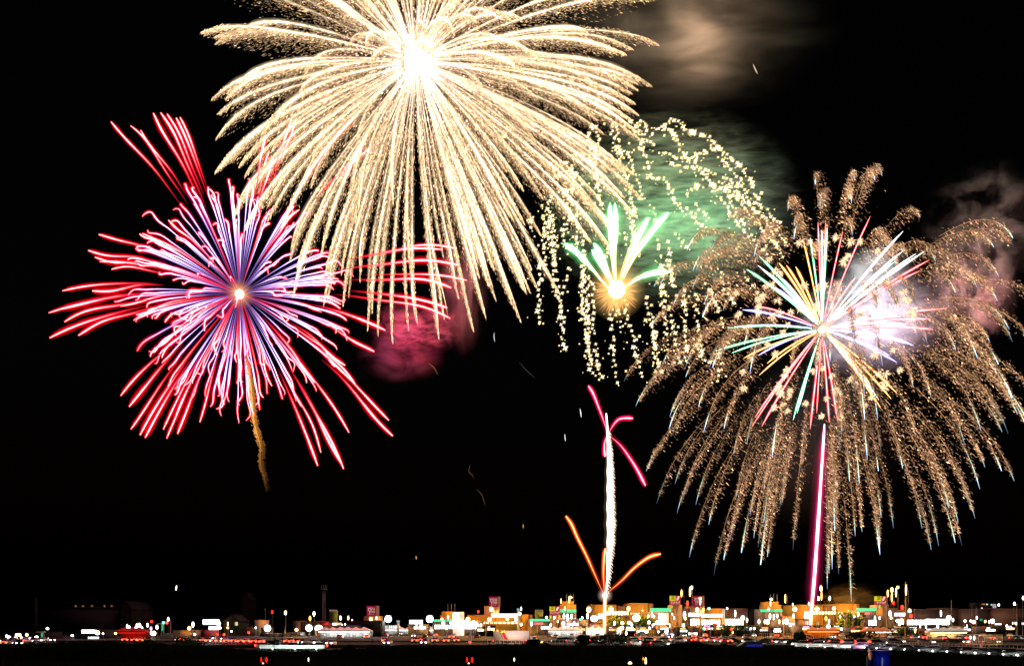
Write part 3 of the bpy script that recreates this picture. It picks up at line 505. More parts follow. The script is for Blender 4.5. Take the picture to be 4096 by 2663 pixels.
# ================================================================ lamps, signs, buildings
POLE = pmat('pole_steel', (.12, .12, .13), .5, .6); HOUS = pmat('lamp_housing', (.08, .08, .09), .5, .4)
CLR = {'w': (1, .97, .92), 'c': (.82, 1, .95), 'b': (.8, .85, 1), 'o': (1, .55, .12), 'y': (1, .85, .4), 'r': (1, .02, .01), 'g': (.05, 1, .5), 'p': (1, .5, .8), 'a': (1, .3, .04), 'f': (1, .62, .22), 'q': (.3, .45, 1)}
def lamp(u, v, Y, c, w, h, label, s=14, watts=0, name='street_lamp', arm=0, group='lit lamps of the town', cat='lamp', base=0):
    p = at(u, v, Y); k = Y / F; zt = p[2]; col = CLR[c]
    e = empty(name, (p[0] + arm, Y + .5, base), label, cat, group); m = MB(); zt -= base
    pr = max(.05, .45 * k)
    pts = [(0, 0, 0), (0, 0, max(.3, zt * .9)), (-arm * .4, -.3, zt + h * k * .5 + .12), (-arm, -.5, zt + h * k * .5 + .15)]
    m.tube(pts, [pr * 1.3, pr, pr * .8, pr * .7], 1, 6); m.build('pole', POLE, e)
    m = MB(); m.box(-arm - w * k * .45, -arm + w * k * .45, -.5 - w * k * .4, -.5 + w * k * .4, zt + h * k * .5, zt + h * k * .5 + .25); hd = m.build('lamp_head', HOUS, e)
    m = MB(); m.ball((-arm, -.5, zt), 1, 0, seg=12, rings=8, sq=(w * k / 2, w * k / 2, h * k / 2)); m.build('bulb', emat(col, s if c not in 'fa' else min(s, 7)), hd, smooth=True)  # bulb enlarged to the size of the lamp's glare
    if watts: lamp_light('lamp_light', (-arm, -.5 - w * k * .5 - .4, zt), {'f': (1, .4, .035)}.get(c, col), watts * {'f': 6, 'c': .3}.get(c, .5), e, .3)
    return e
def text(parent, s, x, y, z, h, mat, wmax=None, name='lettering'):
    cu = bpy.data.curves.new('lettering', 'FONT'); cu.body = s; cu.size = h; cu.align_x = 'CENTER'; cu.align_y = 'CENTER'; cu.extrude = .02
    t = bpy.data.objects.new('lettering', cu); COL.objects.link(t); bpy.context.view_layer.update()
    me = bpy.data.meshes.new_from_object(t.evaluated_get(bpy.context.evaluated_depsgraph_get())); bpy.data.objects.remove(t); bpy.data.curves.remove(cu)
    wd = max((v.co.x for v in me.vertices), default=1) - min((v.co.x for v in me.vertices), default=0); sx = min(1, wmax / wd) if wmax else 1
    me.transform(Matrix.Translation((x, y, z)) @ Matrix.Rotation(math.radians(90), 4, 'X') @ Matrix.Diagonal((sx, 1, 1, 1))); me.materials.append(mat)
    return link(name, me, parent)
class Site:                                          # a building or sign whose parts are given in photo pixels at its distance
    def __init__(s, name, u, Y, label, cat, group=None):
        s.Y, s.k, s.x0 = Y, Y / F, (u - CX) / F * Y; s.e = empty(name, (s.x0, Y, 0), label, cat, group); s.t = 0
    def X(s, u): return (u - CX) * s.k - s.x0
    def Zz(s, v): return EYE + (VH - v) * s.k
    def box(s, name, u0, u1, v0, v1, mat, d0=0, d1=12, parent=None):     # v1 None: down to the ground
        m = MB(); m.box(s.X(u0), s.X(u1), d0, d1, 0 if v1 is None else s.Zz(v1), s.Zz(v0)); return m.build(name, mat, parent or s.e)
    def wins(s, u0, u1, v0, v1, n, c, st, gap=.25, d=-.06, frame=True, vary=.5):
        wd = (u1 - u0) / n
        for i in range(n):
            a, b_ = u0 + wd * (i + gap / 2), u0 + wd * (i + 1 - gap / 2)
            f = s.box('window', a - .4, b_ + .4, v0 - .5, v1 + .5, HOUS, d + .02, .02)
            s.box('pane', a, b_, v0, v1, emat(CLR[c], round(st * rng.uniform(1 - vary, 1 + vary), 1)), d, d + .01, f)
    def band(s, name, u0, u1, v0, v1, c, st, n=1, d=-.3, th=.25):
        col = c if isinstance(c, tuple) else CLR[c]; fr = s.box(name, u0 - .5, u1 + .5, v0 - .5, v1 + .5, HOUS, d + .03, d + th)
        for i in range(n):
            wd = (u1 - u0) / n; s.box('light_panel', u0 + wd * i + .3, u0 + wd * (i + 1) - .3, v0, v1, emat(col, st), d, d + .02, fr)
        return fr
    def txt(s, t, u, v, hpx, mat, wpx, d=-.34): return text(s.e, t, s.X(u), d, s.Zz(v), hpx * s.k * 1.35, mat, wpx * s.k)
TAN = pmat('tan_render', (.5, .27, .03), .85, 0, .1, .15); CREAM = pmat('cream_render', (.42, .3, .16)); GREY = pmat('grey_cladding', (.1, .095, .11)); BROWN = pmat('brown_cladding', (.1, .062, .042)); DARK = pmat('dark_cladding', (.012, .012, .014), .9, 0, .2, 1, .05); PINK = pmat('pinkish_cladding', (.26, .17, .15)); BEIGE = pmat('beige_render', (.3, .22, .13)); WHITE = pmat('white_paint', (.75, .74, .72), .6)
LIVID = pmat('maroon_panel', (.3, .02, .05))

# --- the mall, seen three times along the strip
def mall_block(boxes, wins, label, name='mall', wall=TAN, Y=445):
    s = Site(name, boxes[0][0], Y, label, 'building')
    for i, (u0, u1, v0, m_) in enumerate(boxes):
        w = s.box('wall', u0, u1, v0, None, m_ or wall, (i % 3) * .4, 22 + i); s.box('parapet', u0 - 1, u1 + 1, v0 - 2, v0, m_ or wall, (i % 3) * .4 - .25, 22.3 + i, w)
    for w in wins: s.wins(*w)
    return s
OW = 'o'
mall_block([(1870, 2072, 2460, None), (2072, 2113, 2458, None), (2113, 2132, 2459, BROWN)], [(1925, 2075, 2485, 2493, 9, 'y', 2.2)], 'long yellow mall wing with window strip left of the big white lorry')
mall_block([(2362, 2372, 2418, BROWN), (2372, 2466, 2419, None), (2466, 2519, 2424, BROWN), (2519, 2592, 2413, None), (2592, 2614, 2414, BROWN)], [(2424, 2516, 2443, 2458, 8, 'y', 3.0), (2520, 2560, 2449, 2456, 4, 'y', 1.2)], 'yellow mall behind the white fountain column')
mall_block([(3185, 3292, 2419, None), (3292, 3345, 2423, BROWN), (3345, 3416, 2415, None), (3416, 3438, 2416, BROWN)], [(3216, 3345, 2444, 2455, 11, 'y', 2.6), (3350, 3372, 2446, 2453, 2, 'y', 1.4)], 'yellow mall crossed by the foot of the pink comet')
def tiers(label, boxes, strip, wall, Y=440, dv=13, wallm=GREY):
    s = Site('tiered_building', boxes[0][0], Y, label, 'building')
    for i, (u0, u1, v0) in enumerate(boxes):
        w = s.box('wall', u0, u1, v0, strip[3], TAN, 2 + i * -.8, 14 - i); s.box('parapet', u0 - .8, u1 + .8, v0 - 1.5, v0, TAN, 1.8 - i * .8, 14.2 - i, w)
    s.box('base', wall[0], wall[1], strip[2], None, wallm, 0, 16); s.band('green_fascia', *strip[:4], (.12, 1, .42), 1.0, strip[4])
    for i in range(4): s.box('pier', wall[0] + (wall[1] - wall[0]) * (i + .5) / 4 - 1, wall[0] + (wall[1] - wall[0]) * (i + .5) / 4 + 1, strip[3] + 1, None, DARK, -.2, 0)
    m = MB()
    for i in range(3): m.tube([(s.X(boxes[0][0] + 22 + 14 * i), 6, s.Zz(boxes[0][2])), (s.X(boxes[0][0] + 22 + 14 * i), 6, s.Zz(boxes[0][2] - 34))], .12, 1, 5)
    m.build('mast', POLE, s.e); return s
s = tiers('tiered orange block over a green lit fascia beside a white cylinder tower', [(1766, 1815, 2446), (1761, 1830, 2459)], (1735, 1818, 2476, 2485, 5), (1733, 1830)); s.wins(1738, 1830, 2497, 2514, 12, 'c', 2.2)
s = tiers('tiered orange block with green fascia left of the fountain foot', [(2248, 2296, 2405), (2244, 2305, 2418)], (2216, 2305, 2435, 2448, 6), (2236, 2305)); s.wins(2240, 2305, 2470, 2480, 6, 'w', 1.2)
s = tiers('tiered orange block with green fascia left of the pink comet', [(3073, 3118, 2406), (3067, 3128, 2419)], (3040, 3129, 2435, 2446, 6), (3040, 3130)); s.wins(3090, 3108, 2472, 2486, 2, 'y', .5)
def store(label, u0, u1, v0, strip, red, txt_, tower, Y=438, wall=GREY):
    s = Site('store', u0, Y, label, 'building'); w = s.box('wall', u0, u1, v0, None, wall, 0, 15)
    s.band('green_fascia', *strip, (.12, 1, .42), 1.1, 5); s.band('red_sign', *red, (1, .16, .1), .75); s.txt(txt_, (red[0] + red[1]) / 2, (red[2] + red[3]) / 2, red[3] - red[2] - 3, emat((1, .75, .6), 1.0), (red[1] - red[0]) * .85)
    for i in range(5): s.box('pier', u0 + (u1 - u0) * (i + .4) / 5, u0 + (u1 - u0) * (i + .4) / 5 + 3, strip[3] + 1, None, PINK, -.15, 0)
    t = s.box('tower', tower[0], tower[1], tower[2], None, BEIGE, -2, 8); s.box('lit_cap', tower[0] - 1, tower[0] + 9, tower[2] + 2, tower[2] + 12, emat((.75, 1, .15), .8), -2.3, -2.02, t); return s
s = store('grey store with green fascia and red sign above the grey tents', 2112, 2242, 2478, (2118, 2220, 2474, 2483), (2136, 2174, 2487, 2498), 'CASINO', (2200, 2242, 2459)); s.wins(2164, 2206, 2504, 2514, 5, 'w', 6)
s = store('grey store with green fascia right of the fountain', 2594, 2725, 2446, (2601, 2690, 2431, 2446), (2619, 2655, 2447, 2461), 'CASINO', (2682, 2725, 2418)); s.wins(2560, 2600, 2494, 2512, 5, 'c', 1.6); s.wins(2604, 2740, 2492, 2508, 14, 'c', 4.5)
s = store('grey store with green fascia right of the second comet lamp row', 3422, 3547, 2440, (3425, 3525, 2431, 2442), (3442, 3480, 2446, 2458), 'CASINO', (3505, 3547, 2418)); s.wins(3473, 3540, 2478, 2500, 9, 'w', 5)
# white cylinder towers
for u0, u1, v0, lab in [(1330, 1366, 2489, 'short white lit cylinder tower among the left stalls'), (1812, 1856, 2446, 'white lit cylinder tower beside the tiered orange block'), (2634, 2674, 2450, 'white lit cylinder tower in front of the green fascia')]:
    Y = 428; k = Y / F; x = ((u0 + u1) / 2 - CX) * k; zt = EYE + (VH - v0) * k; r = (u1 - u0) / 2 * k; e = empty('cylinder_tower', (x, Y, 0), lab, 'tower', 'white cylinder towers')
    m = MB(); m.tube([(0, 0, 0), (0, 0, zt * .98), (0, 0, zt)], [r, r, r * .93], 1, 20); m.build('drum', WHITE, e, smooth=False)
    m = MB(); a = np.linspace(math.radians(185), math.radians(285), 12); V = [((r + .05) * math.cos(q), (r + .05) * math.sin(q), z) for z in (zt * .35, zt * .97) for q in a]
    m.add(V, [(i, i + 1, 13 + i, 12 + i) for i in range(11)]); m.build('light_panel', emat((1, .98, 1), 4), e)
# sign towers
def red_sign(u0, u1, v0, v1, Y, label):
    s = Site('sign_tower', u0, Y, label, 'sign', 'maroon sign boxes'); k = u1 - u0
    s.box('panel', u0, u1, v0, v1, emat((.27, .006, .035), .9), 0, 3); s.box('side_panel', u1, u1 + 9, v0, v1, emat((.3, .12, .06), .8), 1, 3)
    cr = emat((.9, .6, .5), .8); h = v1 - v0
    s.txt('you', u0 + k * .5, v0 + h * .25, h * .36, cr, k * .8, -.03); s.txt('me', u0 + k * .58, v0 + h * .54, h * .36, cr, k * .7, -.03); s.txt('マート', u0 + k * .5, v0 + h * .84, h * .16, cr, k * .6, -.03)
    for q in (.25, .75): s.box('post', u0 + k * q - 1.2, u0 + k * q + 1.2, v1, None, POLE, 1, 1.5)
red_sign(1467, 1504, 2421, 2462, 436, 'maroon lit sign with white lettering over the cream kiosk, left one'); red_sign(1956, 1992, 2384, 2426, 437, 'maroon lit sign with white lettering above the white lamp row, middle one'); red_sign(2774, 2810, 2381, 2424, 436, 'maroon lit sign behind the tall flame shaped street lamp, right one')
def yr_sign(u0, u1, v0, v1, Y, label):
    s = Site('sign_tower', u0, Y, label, 'sign', 'yellow and red sign boxes'); k, h = u1 - u0, v1 - v0
    s.box('yellow_panel', u0, u0 + k * .5, v0, v0 + h * .55, emat((.62, .55, .02), 1.1), 0, 2.5); s.box('red_panel', u0 + k * .5 + .2, u1, v0, v0 + h * .55, emat((.6, .03, .03), 1.0), .03, 2.5); s.box('name_panel', u0, u1, v0 + h * .55 + .2, v1, emat((.5, .05, .05), .9), .02, 2.5)
    s.txt('薬', u0 + k * .25, v0 + h * .27, h * .38, DARK, k * .4, -.03); s.txt('サンドラッグ', u0 + k * .5, v0 + h * .78, h * .26, emat((1, .8, .75), 1.0), k * .9, -.03)
    m = MB(); a, b_ = s.X(u0 + k * .6), s.X(u0 + k * .92); z0, z1 = s.Zz(v0 + h * .5), s.Zz(v0 + h * .06); w = b_ - a; g = z1 - z0
    m.add([(a, -.02, z0), (a + w * .45, -.02, z0), (b_, -.02, z1), (a + w * .5, -.02, z1), (a + w * .1, -.02, z0 + g * .5)], [(0, 1, 2), (0, 2, 3), (0, 3, 4)]); m.build('emblem', emat((1, .8, .7), 1.0), s.e)
    for q in (.2, .8): s.box('post', u0 + k * q - 1.3, u0 + k * q + 1.3, v1, None, POLE, 1, 1.5)
yr_sign(2199, 2240, 2424, 2457, 433, 'yellow and red lit shop sign left of the fountain'); yr_sign(2682, 2722, 2381, 2417, 434, 'yellow and red lit shop sign right of the fountain, on the store tower'); yr_sign(3505, 3545, 2383, 2417, 433, 'yellow and red lit shop sign far right beside the tall lamps')
# dark billboards with lamps on top
for u0, u1, v0, v1, lab in [(1317, 1350, 2437, 2490, 'dark green billboard with lamps on its top, left of the maroon sign'), (2140, 2173, 2437, 2472, 'dark green billboard with lamps on its top, over the grey store'), (3883, 3917, 2405, 2426, 'black rooftop billboard against the blue night at far right')]:
    s = Site('billboard', u0, 439, lab, 'billboard', 'dark rooftop billboards'); s.box('panel', u0, u1, v0 + 5, v1, pmat('green_panel', (.06, .1, .03)) if u0 < 3000 else DARK, 0, 1)
    for i in range(5 if u0 < 3000 else 0): s.box('spot_lamp', u0 + (u1 - u0) * (i + .15) / 5, u0 + (u1 - u0) * (i + .85) / 5, v0, v0 + 6, emat((.5, .3, .18), .55), -.5, -.1)
    for q in (.2, .8): s.box('post', u0 + (u1 - u0) * q - 1, u0 + (u1 - u0) * q + 1, v1, None, POLE, .3, .7)
# kiosks and plain blocks: (label, boxes, windows, bands)
def block(label, boxes, wins=(), bands=(), Y=442, name='building', cat='building', roof=True):
    s = Site(name, boxes[0][0], Y, label, cat)
    for i, (u0, u1, v0, m_) in enumerate(boxes):
        w = s.box('wall', u0, u1, v0, None, m_, (i % 4) * .5, 14 + i * .7)
        if roof: s.box('roof_edge', u0 - 1, u1 + 1, v0 - 2, v0, m_, (i % 4) * .5 - .3, 14.3 + i * .7, w)
    for w in wins: s.wins(*w)
    for b_ in bands: s.band(*b_)
    return s
block('cream kiosk under the left maroon sign, lit orange', [(1455, 1515, 2464, CREAM), (1448, 1522, 2497, GREY)], [(1490, 1514, 2484, 2498, 2, 'y', 5), (1540, 1600, 2500, 2512, 8, 'c', 1.2)], Y=444)
block('cream block under the middle maroon sign, lit orange', [(1937, 1997, 2424, CREAM)], [(1970, 1996, 2440, 2455, 2, 'o', 3)], [('lamp_row', 1966, 2072, 2454, 2468, 'w', 7, 12, -1, .5)], Y=446)
block('cream block under the right maroon sign, lit orange', [(2761, 2818, 2424, CREAM), (2818, 2896, 2434, TAN), (2733, 2761, 2433, PINK)], [(2800, 2817, 2440, 2452, 2, 'o', 3), (2762, 2800, 2474, 2500, 4, 'w', 6), (2806, 2880, 2478, 2500, 8, 'w', 8)], [('blue_white_sign', 2752, 2800, 2450, 2464, (.8, .82, 1), 5, 3, -1, .5), ('lamp_row', 2804, 2895, 2455, 2466, 'w', 7, 11, -1, .5)], Y=446)
block('low white lit shop with lilac sign left of the tiered block', [(1632, 1708, 2497, GREY)], [(1655, 1704, 2503, 2515, 8, 'c', 3)], [('lilac_sign', 1638, 1692, 2478, 2494, (.75, .72, 1), 2.6, 3, -1, .6)], Y=434)
block('bright glass shopfront below the white cylinder and tiered block', [(1832, 1932, 2486, GREY)], [(1836, 1912, 2490, 2514, 13, 'c', 3.4)], [('lit_eaves', 1832, 1912, 2484, 2489, 'c', 2.2, 8, -.4, .3)], Y=432)
block('long brown hall with lit shopfront behind the dark road, right of the white lamp row', [(2896, 2990, 2434, BROWN), (2990, 3040, 2436, DARK), (2985, 3010, 2470, GREY)], [(2900, 2975, 2474, 2500, 9, 'w', 5), (2940, 2975, 2478, 2500, 4, 'f', 4)], Y=450)
block('brown hall right of the far right shop sign with white lit front', [(3556, 3590, 2433, PINK), (3590, 3640, 2440, TAN), (3640, 3760, 2437, BROWN)], [(3592, 3615, 2476, 2500, 3, 'w', 6), (3628, 3702, 2478, 2497, 9, 'w', 7), (3702, 3800, 2474, 2496, 10, 'w', 6), (3766, 3796, 2476, 2498, 4, 'f', 4)], [('blue_white_sign', 3574, 3620, 2450, 2462, (.72, .76, 1), 5, 3, -1, .5)], Y=450)
block('long dim brown warehouse running off the right edge', [(3760, 3832, 2432, BROWN), (3832, 3960, 2436, BROWN), (3960, 4140, 2434, BROWN), (3900, 4140, 2460, DARK)], [(3918, 3931, 2473, 2482, 3, 'g', .35), (4048, 4062, 2486, 2496, 3, 'w', 2), (4086, 4110, 2488, 2497, 4, 'w', 2)], [('lilac_sign', 3975, 4002, 2492, 2502, (.85, .8, 1), 3, 2, -1, .5)], Y=452)
block('far apartment block with scattered lit windows behind the warehouse', [(3915, 4010, 2412, DARK)], [(3925, 3940, 2412, 2417, 2, 'a', .5), (3944, 3952, 2413, 2418, 2, 'c', .9), (3962, 3984, 2414, 2420, 3, 'w', .5), (3924, 3930, 2428, 2433, 2, 'w', 1.2), (3970, 3985, 2420, 2430, 3, 'b', .5)], Y=600)
block('grey office with small lit windows behind the pink comet foot', [(3105, 3180, 2466, GREY), (3088, 3206, 2503, GREY)], [(3222, 3238, 2482, 2497, 3, 'w', 1.4), (3262, 3276, 2488, 2498, 3, 'y', .5)], [('lilac_sign', 3153, 3177, 2490, 2504, (.85, .78, 1), 3, 2, -1, .5)], Y=430)
block('dim grey flats between the orange tower and the yellow mall', [(3206, 3240, 2476, BROWN), (3240, 3420, 2500, DARK)], [(3225, 3237, 2484, 2498, 2, 'w', .9)], Y=433)
block('grey house with bluish roof post and lit front beside the flood lamp', [(2300, 2352, 2478, GREY), (2352, 2440, 2496, PINK), (2440, 2480, 2486, GREY)], [(2308, 2345, 2484, 2490, 3, 'o', .7), (2368, 2378, 2500, 2512, 2, 'b', .7)], [('blue_white_sign', 2268, 2314, 2491, 2501, (.8, .82, 1), 5, 4, -1, .5)], Y=428)
block('pinkish shop with white front between the tents and the grey house', [(2244, 2300, 2478, PINK)], [(2250, 2298, 2504, 2530, 6, 'w', 7)], [('orange_eaves', 2250, 2312, 2474, 2477, 'a', .35, 1, -.5, .2)], Y=431)
block('low dark shop with white lit strip sign at the far left', [(300, 400, 2519, DARK), (0, 170, 2528, DARK)], [(352, 396, 2545, 2553, 8, 'c', 3)], [('white_sign', 331, 392, 2517, 2531, (.9, .9, 1), 4, 3, -1, .6)], Y=326)
block('dim shop with three white lit panels left of the gabled house', [(812, 884, 2498, DARK)], [(834, 876, 2503, 2518, 7, 'c', 3.2)], [('white_sign', 814, 880, 2476, 2496, (.9, .88, 1), 4, 3, -1, .6)], Y=430)
block('dim brown sheds right of the gabled house', [(985, 1020, 2507, BROWN), (1017, 1042, 2480, CREAM), (1042, 1060, 2510, GREY)], Y=425)
block('tan flats behind the second flood lamp', [(1172, 1200, 2483, BROWN), (1255, 1275, 2484, BROWN), (1200, 1255, 2488, BROWN), (1275, 1297, 2486, LIVID)], Y=440)
block('grey container like hall behind the left traffic', [(640, 692, 2533, GREY), (690, 770, 2521, PINK), (772, 800, 2521, PINK), (800, 817, 2520, LIVID)], Y=330)
block('long grey white low shed behind the flood lamps', [(1040, 1110, 2534, GREY), (1125, 1190, 2531, GREY), (1290, 1442, 2500, GREY), (1380, 1520, 2482, DARK)], [(1140, 1190, 2545, 2550, 8, 'c', 1.4), (1300, 1440, 2530, 2545, 22, 'c', 2.6)], Y=385)
block('dark terrace with small lit windows in front of the brown hall', [(2690, 2735, 2515, BROWN), (2735, 2760, 2512, GREY), (2770, 2800, 2510, BROWN)], [(2738, 2790, 2528, 2538, 7, 'w', 3), (2660, 2698, 2533, 2541, 2, 'b', 3)], Y=400)
for i, u in enumerate((1905, 1946, 2300, 2432, 2500, 2556, 2636, 2716, 2810, 2862, 2920, 2972, 3036, 3090, 3206, 3262, 3330, 3400, 3452, 3560, 3630, 3700, 3770, 3850, 3940, 4020)):
    w_ = rng.uniform(34, 52); vt = rng.uniform(2498, 2512); c1, c2 = rng.choice(list('wcfya')), rng.choice(list('wfrbpa'))  # shops added so their windows supply the town's small lights
    s = block('added dark shop whose lit windows stand in for small town lights', [(u, u + w_, vt, (BROWN, DARK, GREY)[i % 3])], [(u + 3, u + w_ - 3, vt + 9, vt + 17, int(rng.integers(4, 8)), c1, round(rng.uniform(1.5, 5), 1))], [('shop_sign', u + 4, u + w_ * rng.uniform(.4, .9), vt + 2, vt + 6, c2, round(rng.uniform(.8, 3), 1), 2, -.5, .3)], Y=round(rng.uniform(392, 408)), name='filler_shop', cat='shop'); s.e['group'] = 'added row of small shops'
# dim warehouse with gable, far left
def gable(u0, u1, ve, va, Y, mat, label, depth=16, extra=(), name='gabled_house'):
    s = Site(name, u0, Y, label, 'building'); m = MB(); a, b_, e_, t_ = s.X(u0), s.X(u1), s.Zz(ve), s.Zz(va); c = (a + b_) / 2
    V = [(a, 0, 0), (b_, 0, 0), (b_, 0, e_), (c, 0, t_), (a, 0, e_)]; V += [(x, depth, z) for x, y, z in V]
    m.add(V, [(0, 1, 2), (0, 2, 3), (0, 3, 4), (5, 7, 6), (5, 8, 7), (5, 9, 8)]); m.add(V, [(0, 4, 9, 5), (1, 6, 7, 2)]); m.build('wall', mat, s.e)
    m = MB(); o = .4; R = [(a - o, -o, e_ - .2), (c, -o, t_ + .25), (b_ + o, -o, e_ - .2), (a - o, depth + o, e_ - .2), (c, depth + o, t_ + .25), (b_ + o, depth + o, e_ - .2)]; R += [(x, y, z + .25) for x, y, z in R]
    m.add(R, [(0, 1, 4, 3), (1, 2, 5, 4), (6, 9, 10, 7), (7, 10, 11, 8), (0, 6, 7, 1), (1, 7, 8, 2), (3, 4, 10, 9), (4, 5, 11, 10), (0, 3, 9, 6), (2, 8, 11, 5)]); m.build('roof', DARK, s.e)
    for w in extra: s.wins(*w)
    return s
gable(895, 957, 2484, 2459, 425, pmat('dim_green_render', (.03, .035, .027), 1, 0, .2, 1, 0), 'dim gabled house with two lit windows beside the orange lamp', extra=[(909, 914, 2486, 2500, 1, 'w', 5), (939, 952, 2486, 2500, 3, 'y', .8)])  # wall colour darkened to stay dim under the burst light
s = gable(482, 527, 2435, 2405, 520, pmat('dim_grey_render', (.014, .012, .012), 1, 0, .2, 1, 0), 'very dim long warehouse with pale gable at far left', 30, [], 'warehouse'); s.box('long_wall', 140, 482, 2428, None, DARK, 2, 26); s.box('eaves', 140, 482, 2426, 2429, MATS['dim_grey_render'], 1.4, 2); s.box('chimney', 136, 144, 2390, None, MATS['dim_grey_render'], 0, 2)  # wall, eaves and chimney colour lowered so the fireworks leave them dim
for i, u in enumerate((289, 318, 355, 405, 434)): s.box('roof_vent', u - 2, u + 2, 2418, 2428, CREAM, 3, 5)
gable(968, 1000, 2396, 2370, 640, pmat('dark_brown_render', (.008, .006, .005), 1, 0, .2, 1, 0), 'barely visible gable roof far behind the left lamps')
# storage tank lit white
Y = 390; e = empty('round_tank', ((1275 - CX) / F * Y, Y, 0), 'round white lit dome between the flood lamp and the stalls', 'tank'); k = Y / F; z = EYE + (VH - 2511) * k
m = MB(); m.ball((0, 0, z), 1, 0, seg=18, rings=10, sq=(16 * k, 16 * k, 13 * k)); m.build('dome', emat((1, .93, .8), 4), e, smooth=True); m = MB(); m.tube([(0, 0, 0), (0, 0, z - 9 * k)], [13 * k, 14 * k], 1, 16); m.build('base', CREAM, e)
# lattice tower
Y = 520; k = Y / F; e = empty('lattice_tower', ((1296 - CX) * k, Y, 0), 'dim steel lattice tower with platform on top, left of the dark billboard', 'tower'); zt = EYE + (VH - 2358) * k; m = MB(); w0, w1 = 6 * k, 4 * k
for sx in (-1, 1):
    for sy in (-1, 1): m.tube([(sx * w0, sy * w0, 0), (sx * w1, sy * w1, zt)], .14, 1, 5)
for i in range(12):
    z0, z1 = zt * i / 12, zt * (i + 1) / 12; a = w0 + (w1 - w0) * i / 12
    for sy in (-1, 1): m.tube([(-a, sy * a, z0), (a, sy * a, z1)], .08, 1, 4); m.tube([(a, sy * a, z0), (-a, sy * a, z1)], .08, 1, 4)
m.build('lattice', pmat('galvanised', (.05, .05, .055), .6), e); m = MB(); m.box(-12 * k, 12 * k, -2, 2, zt, zt + 4 * k); [m.box(x * k, (x + 1.5) * k, -.3, .3, zt + 4 * k, zt + 20 * k) for x in (-11, -3, 4, 10)]; m.build('platform', MATS['galvanised'], e)
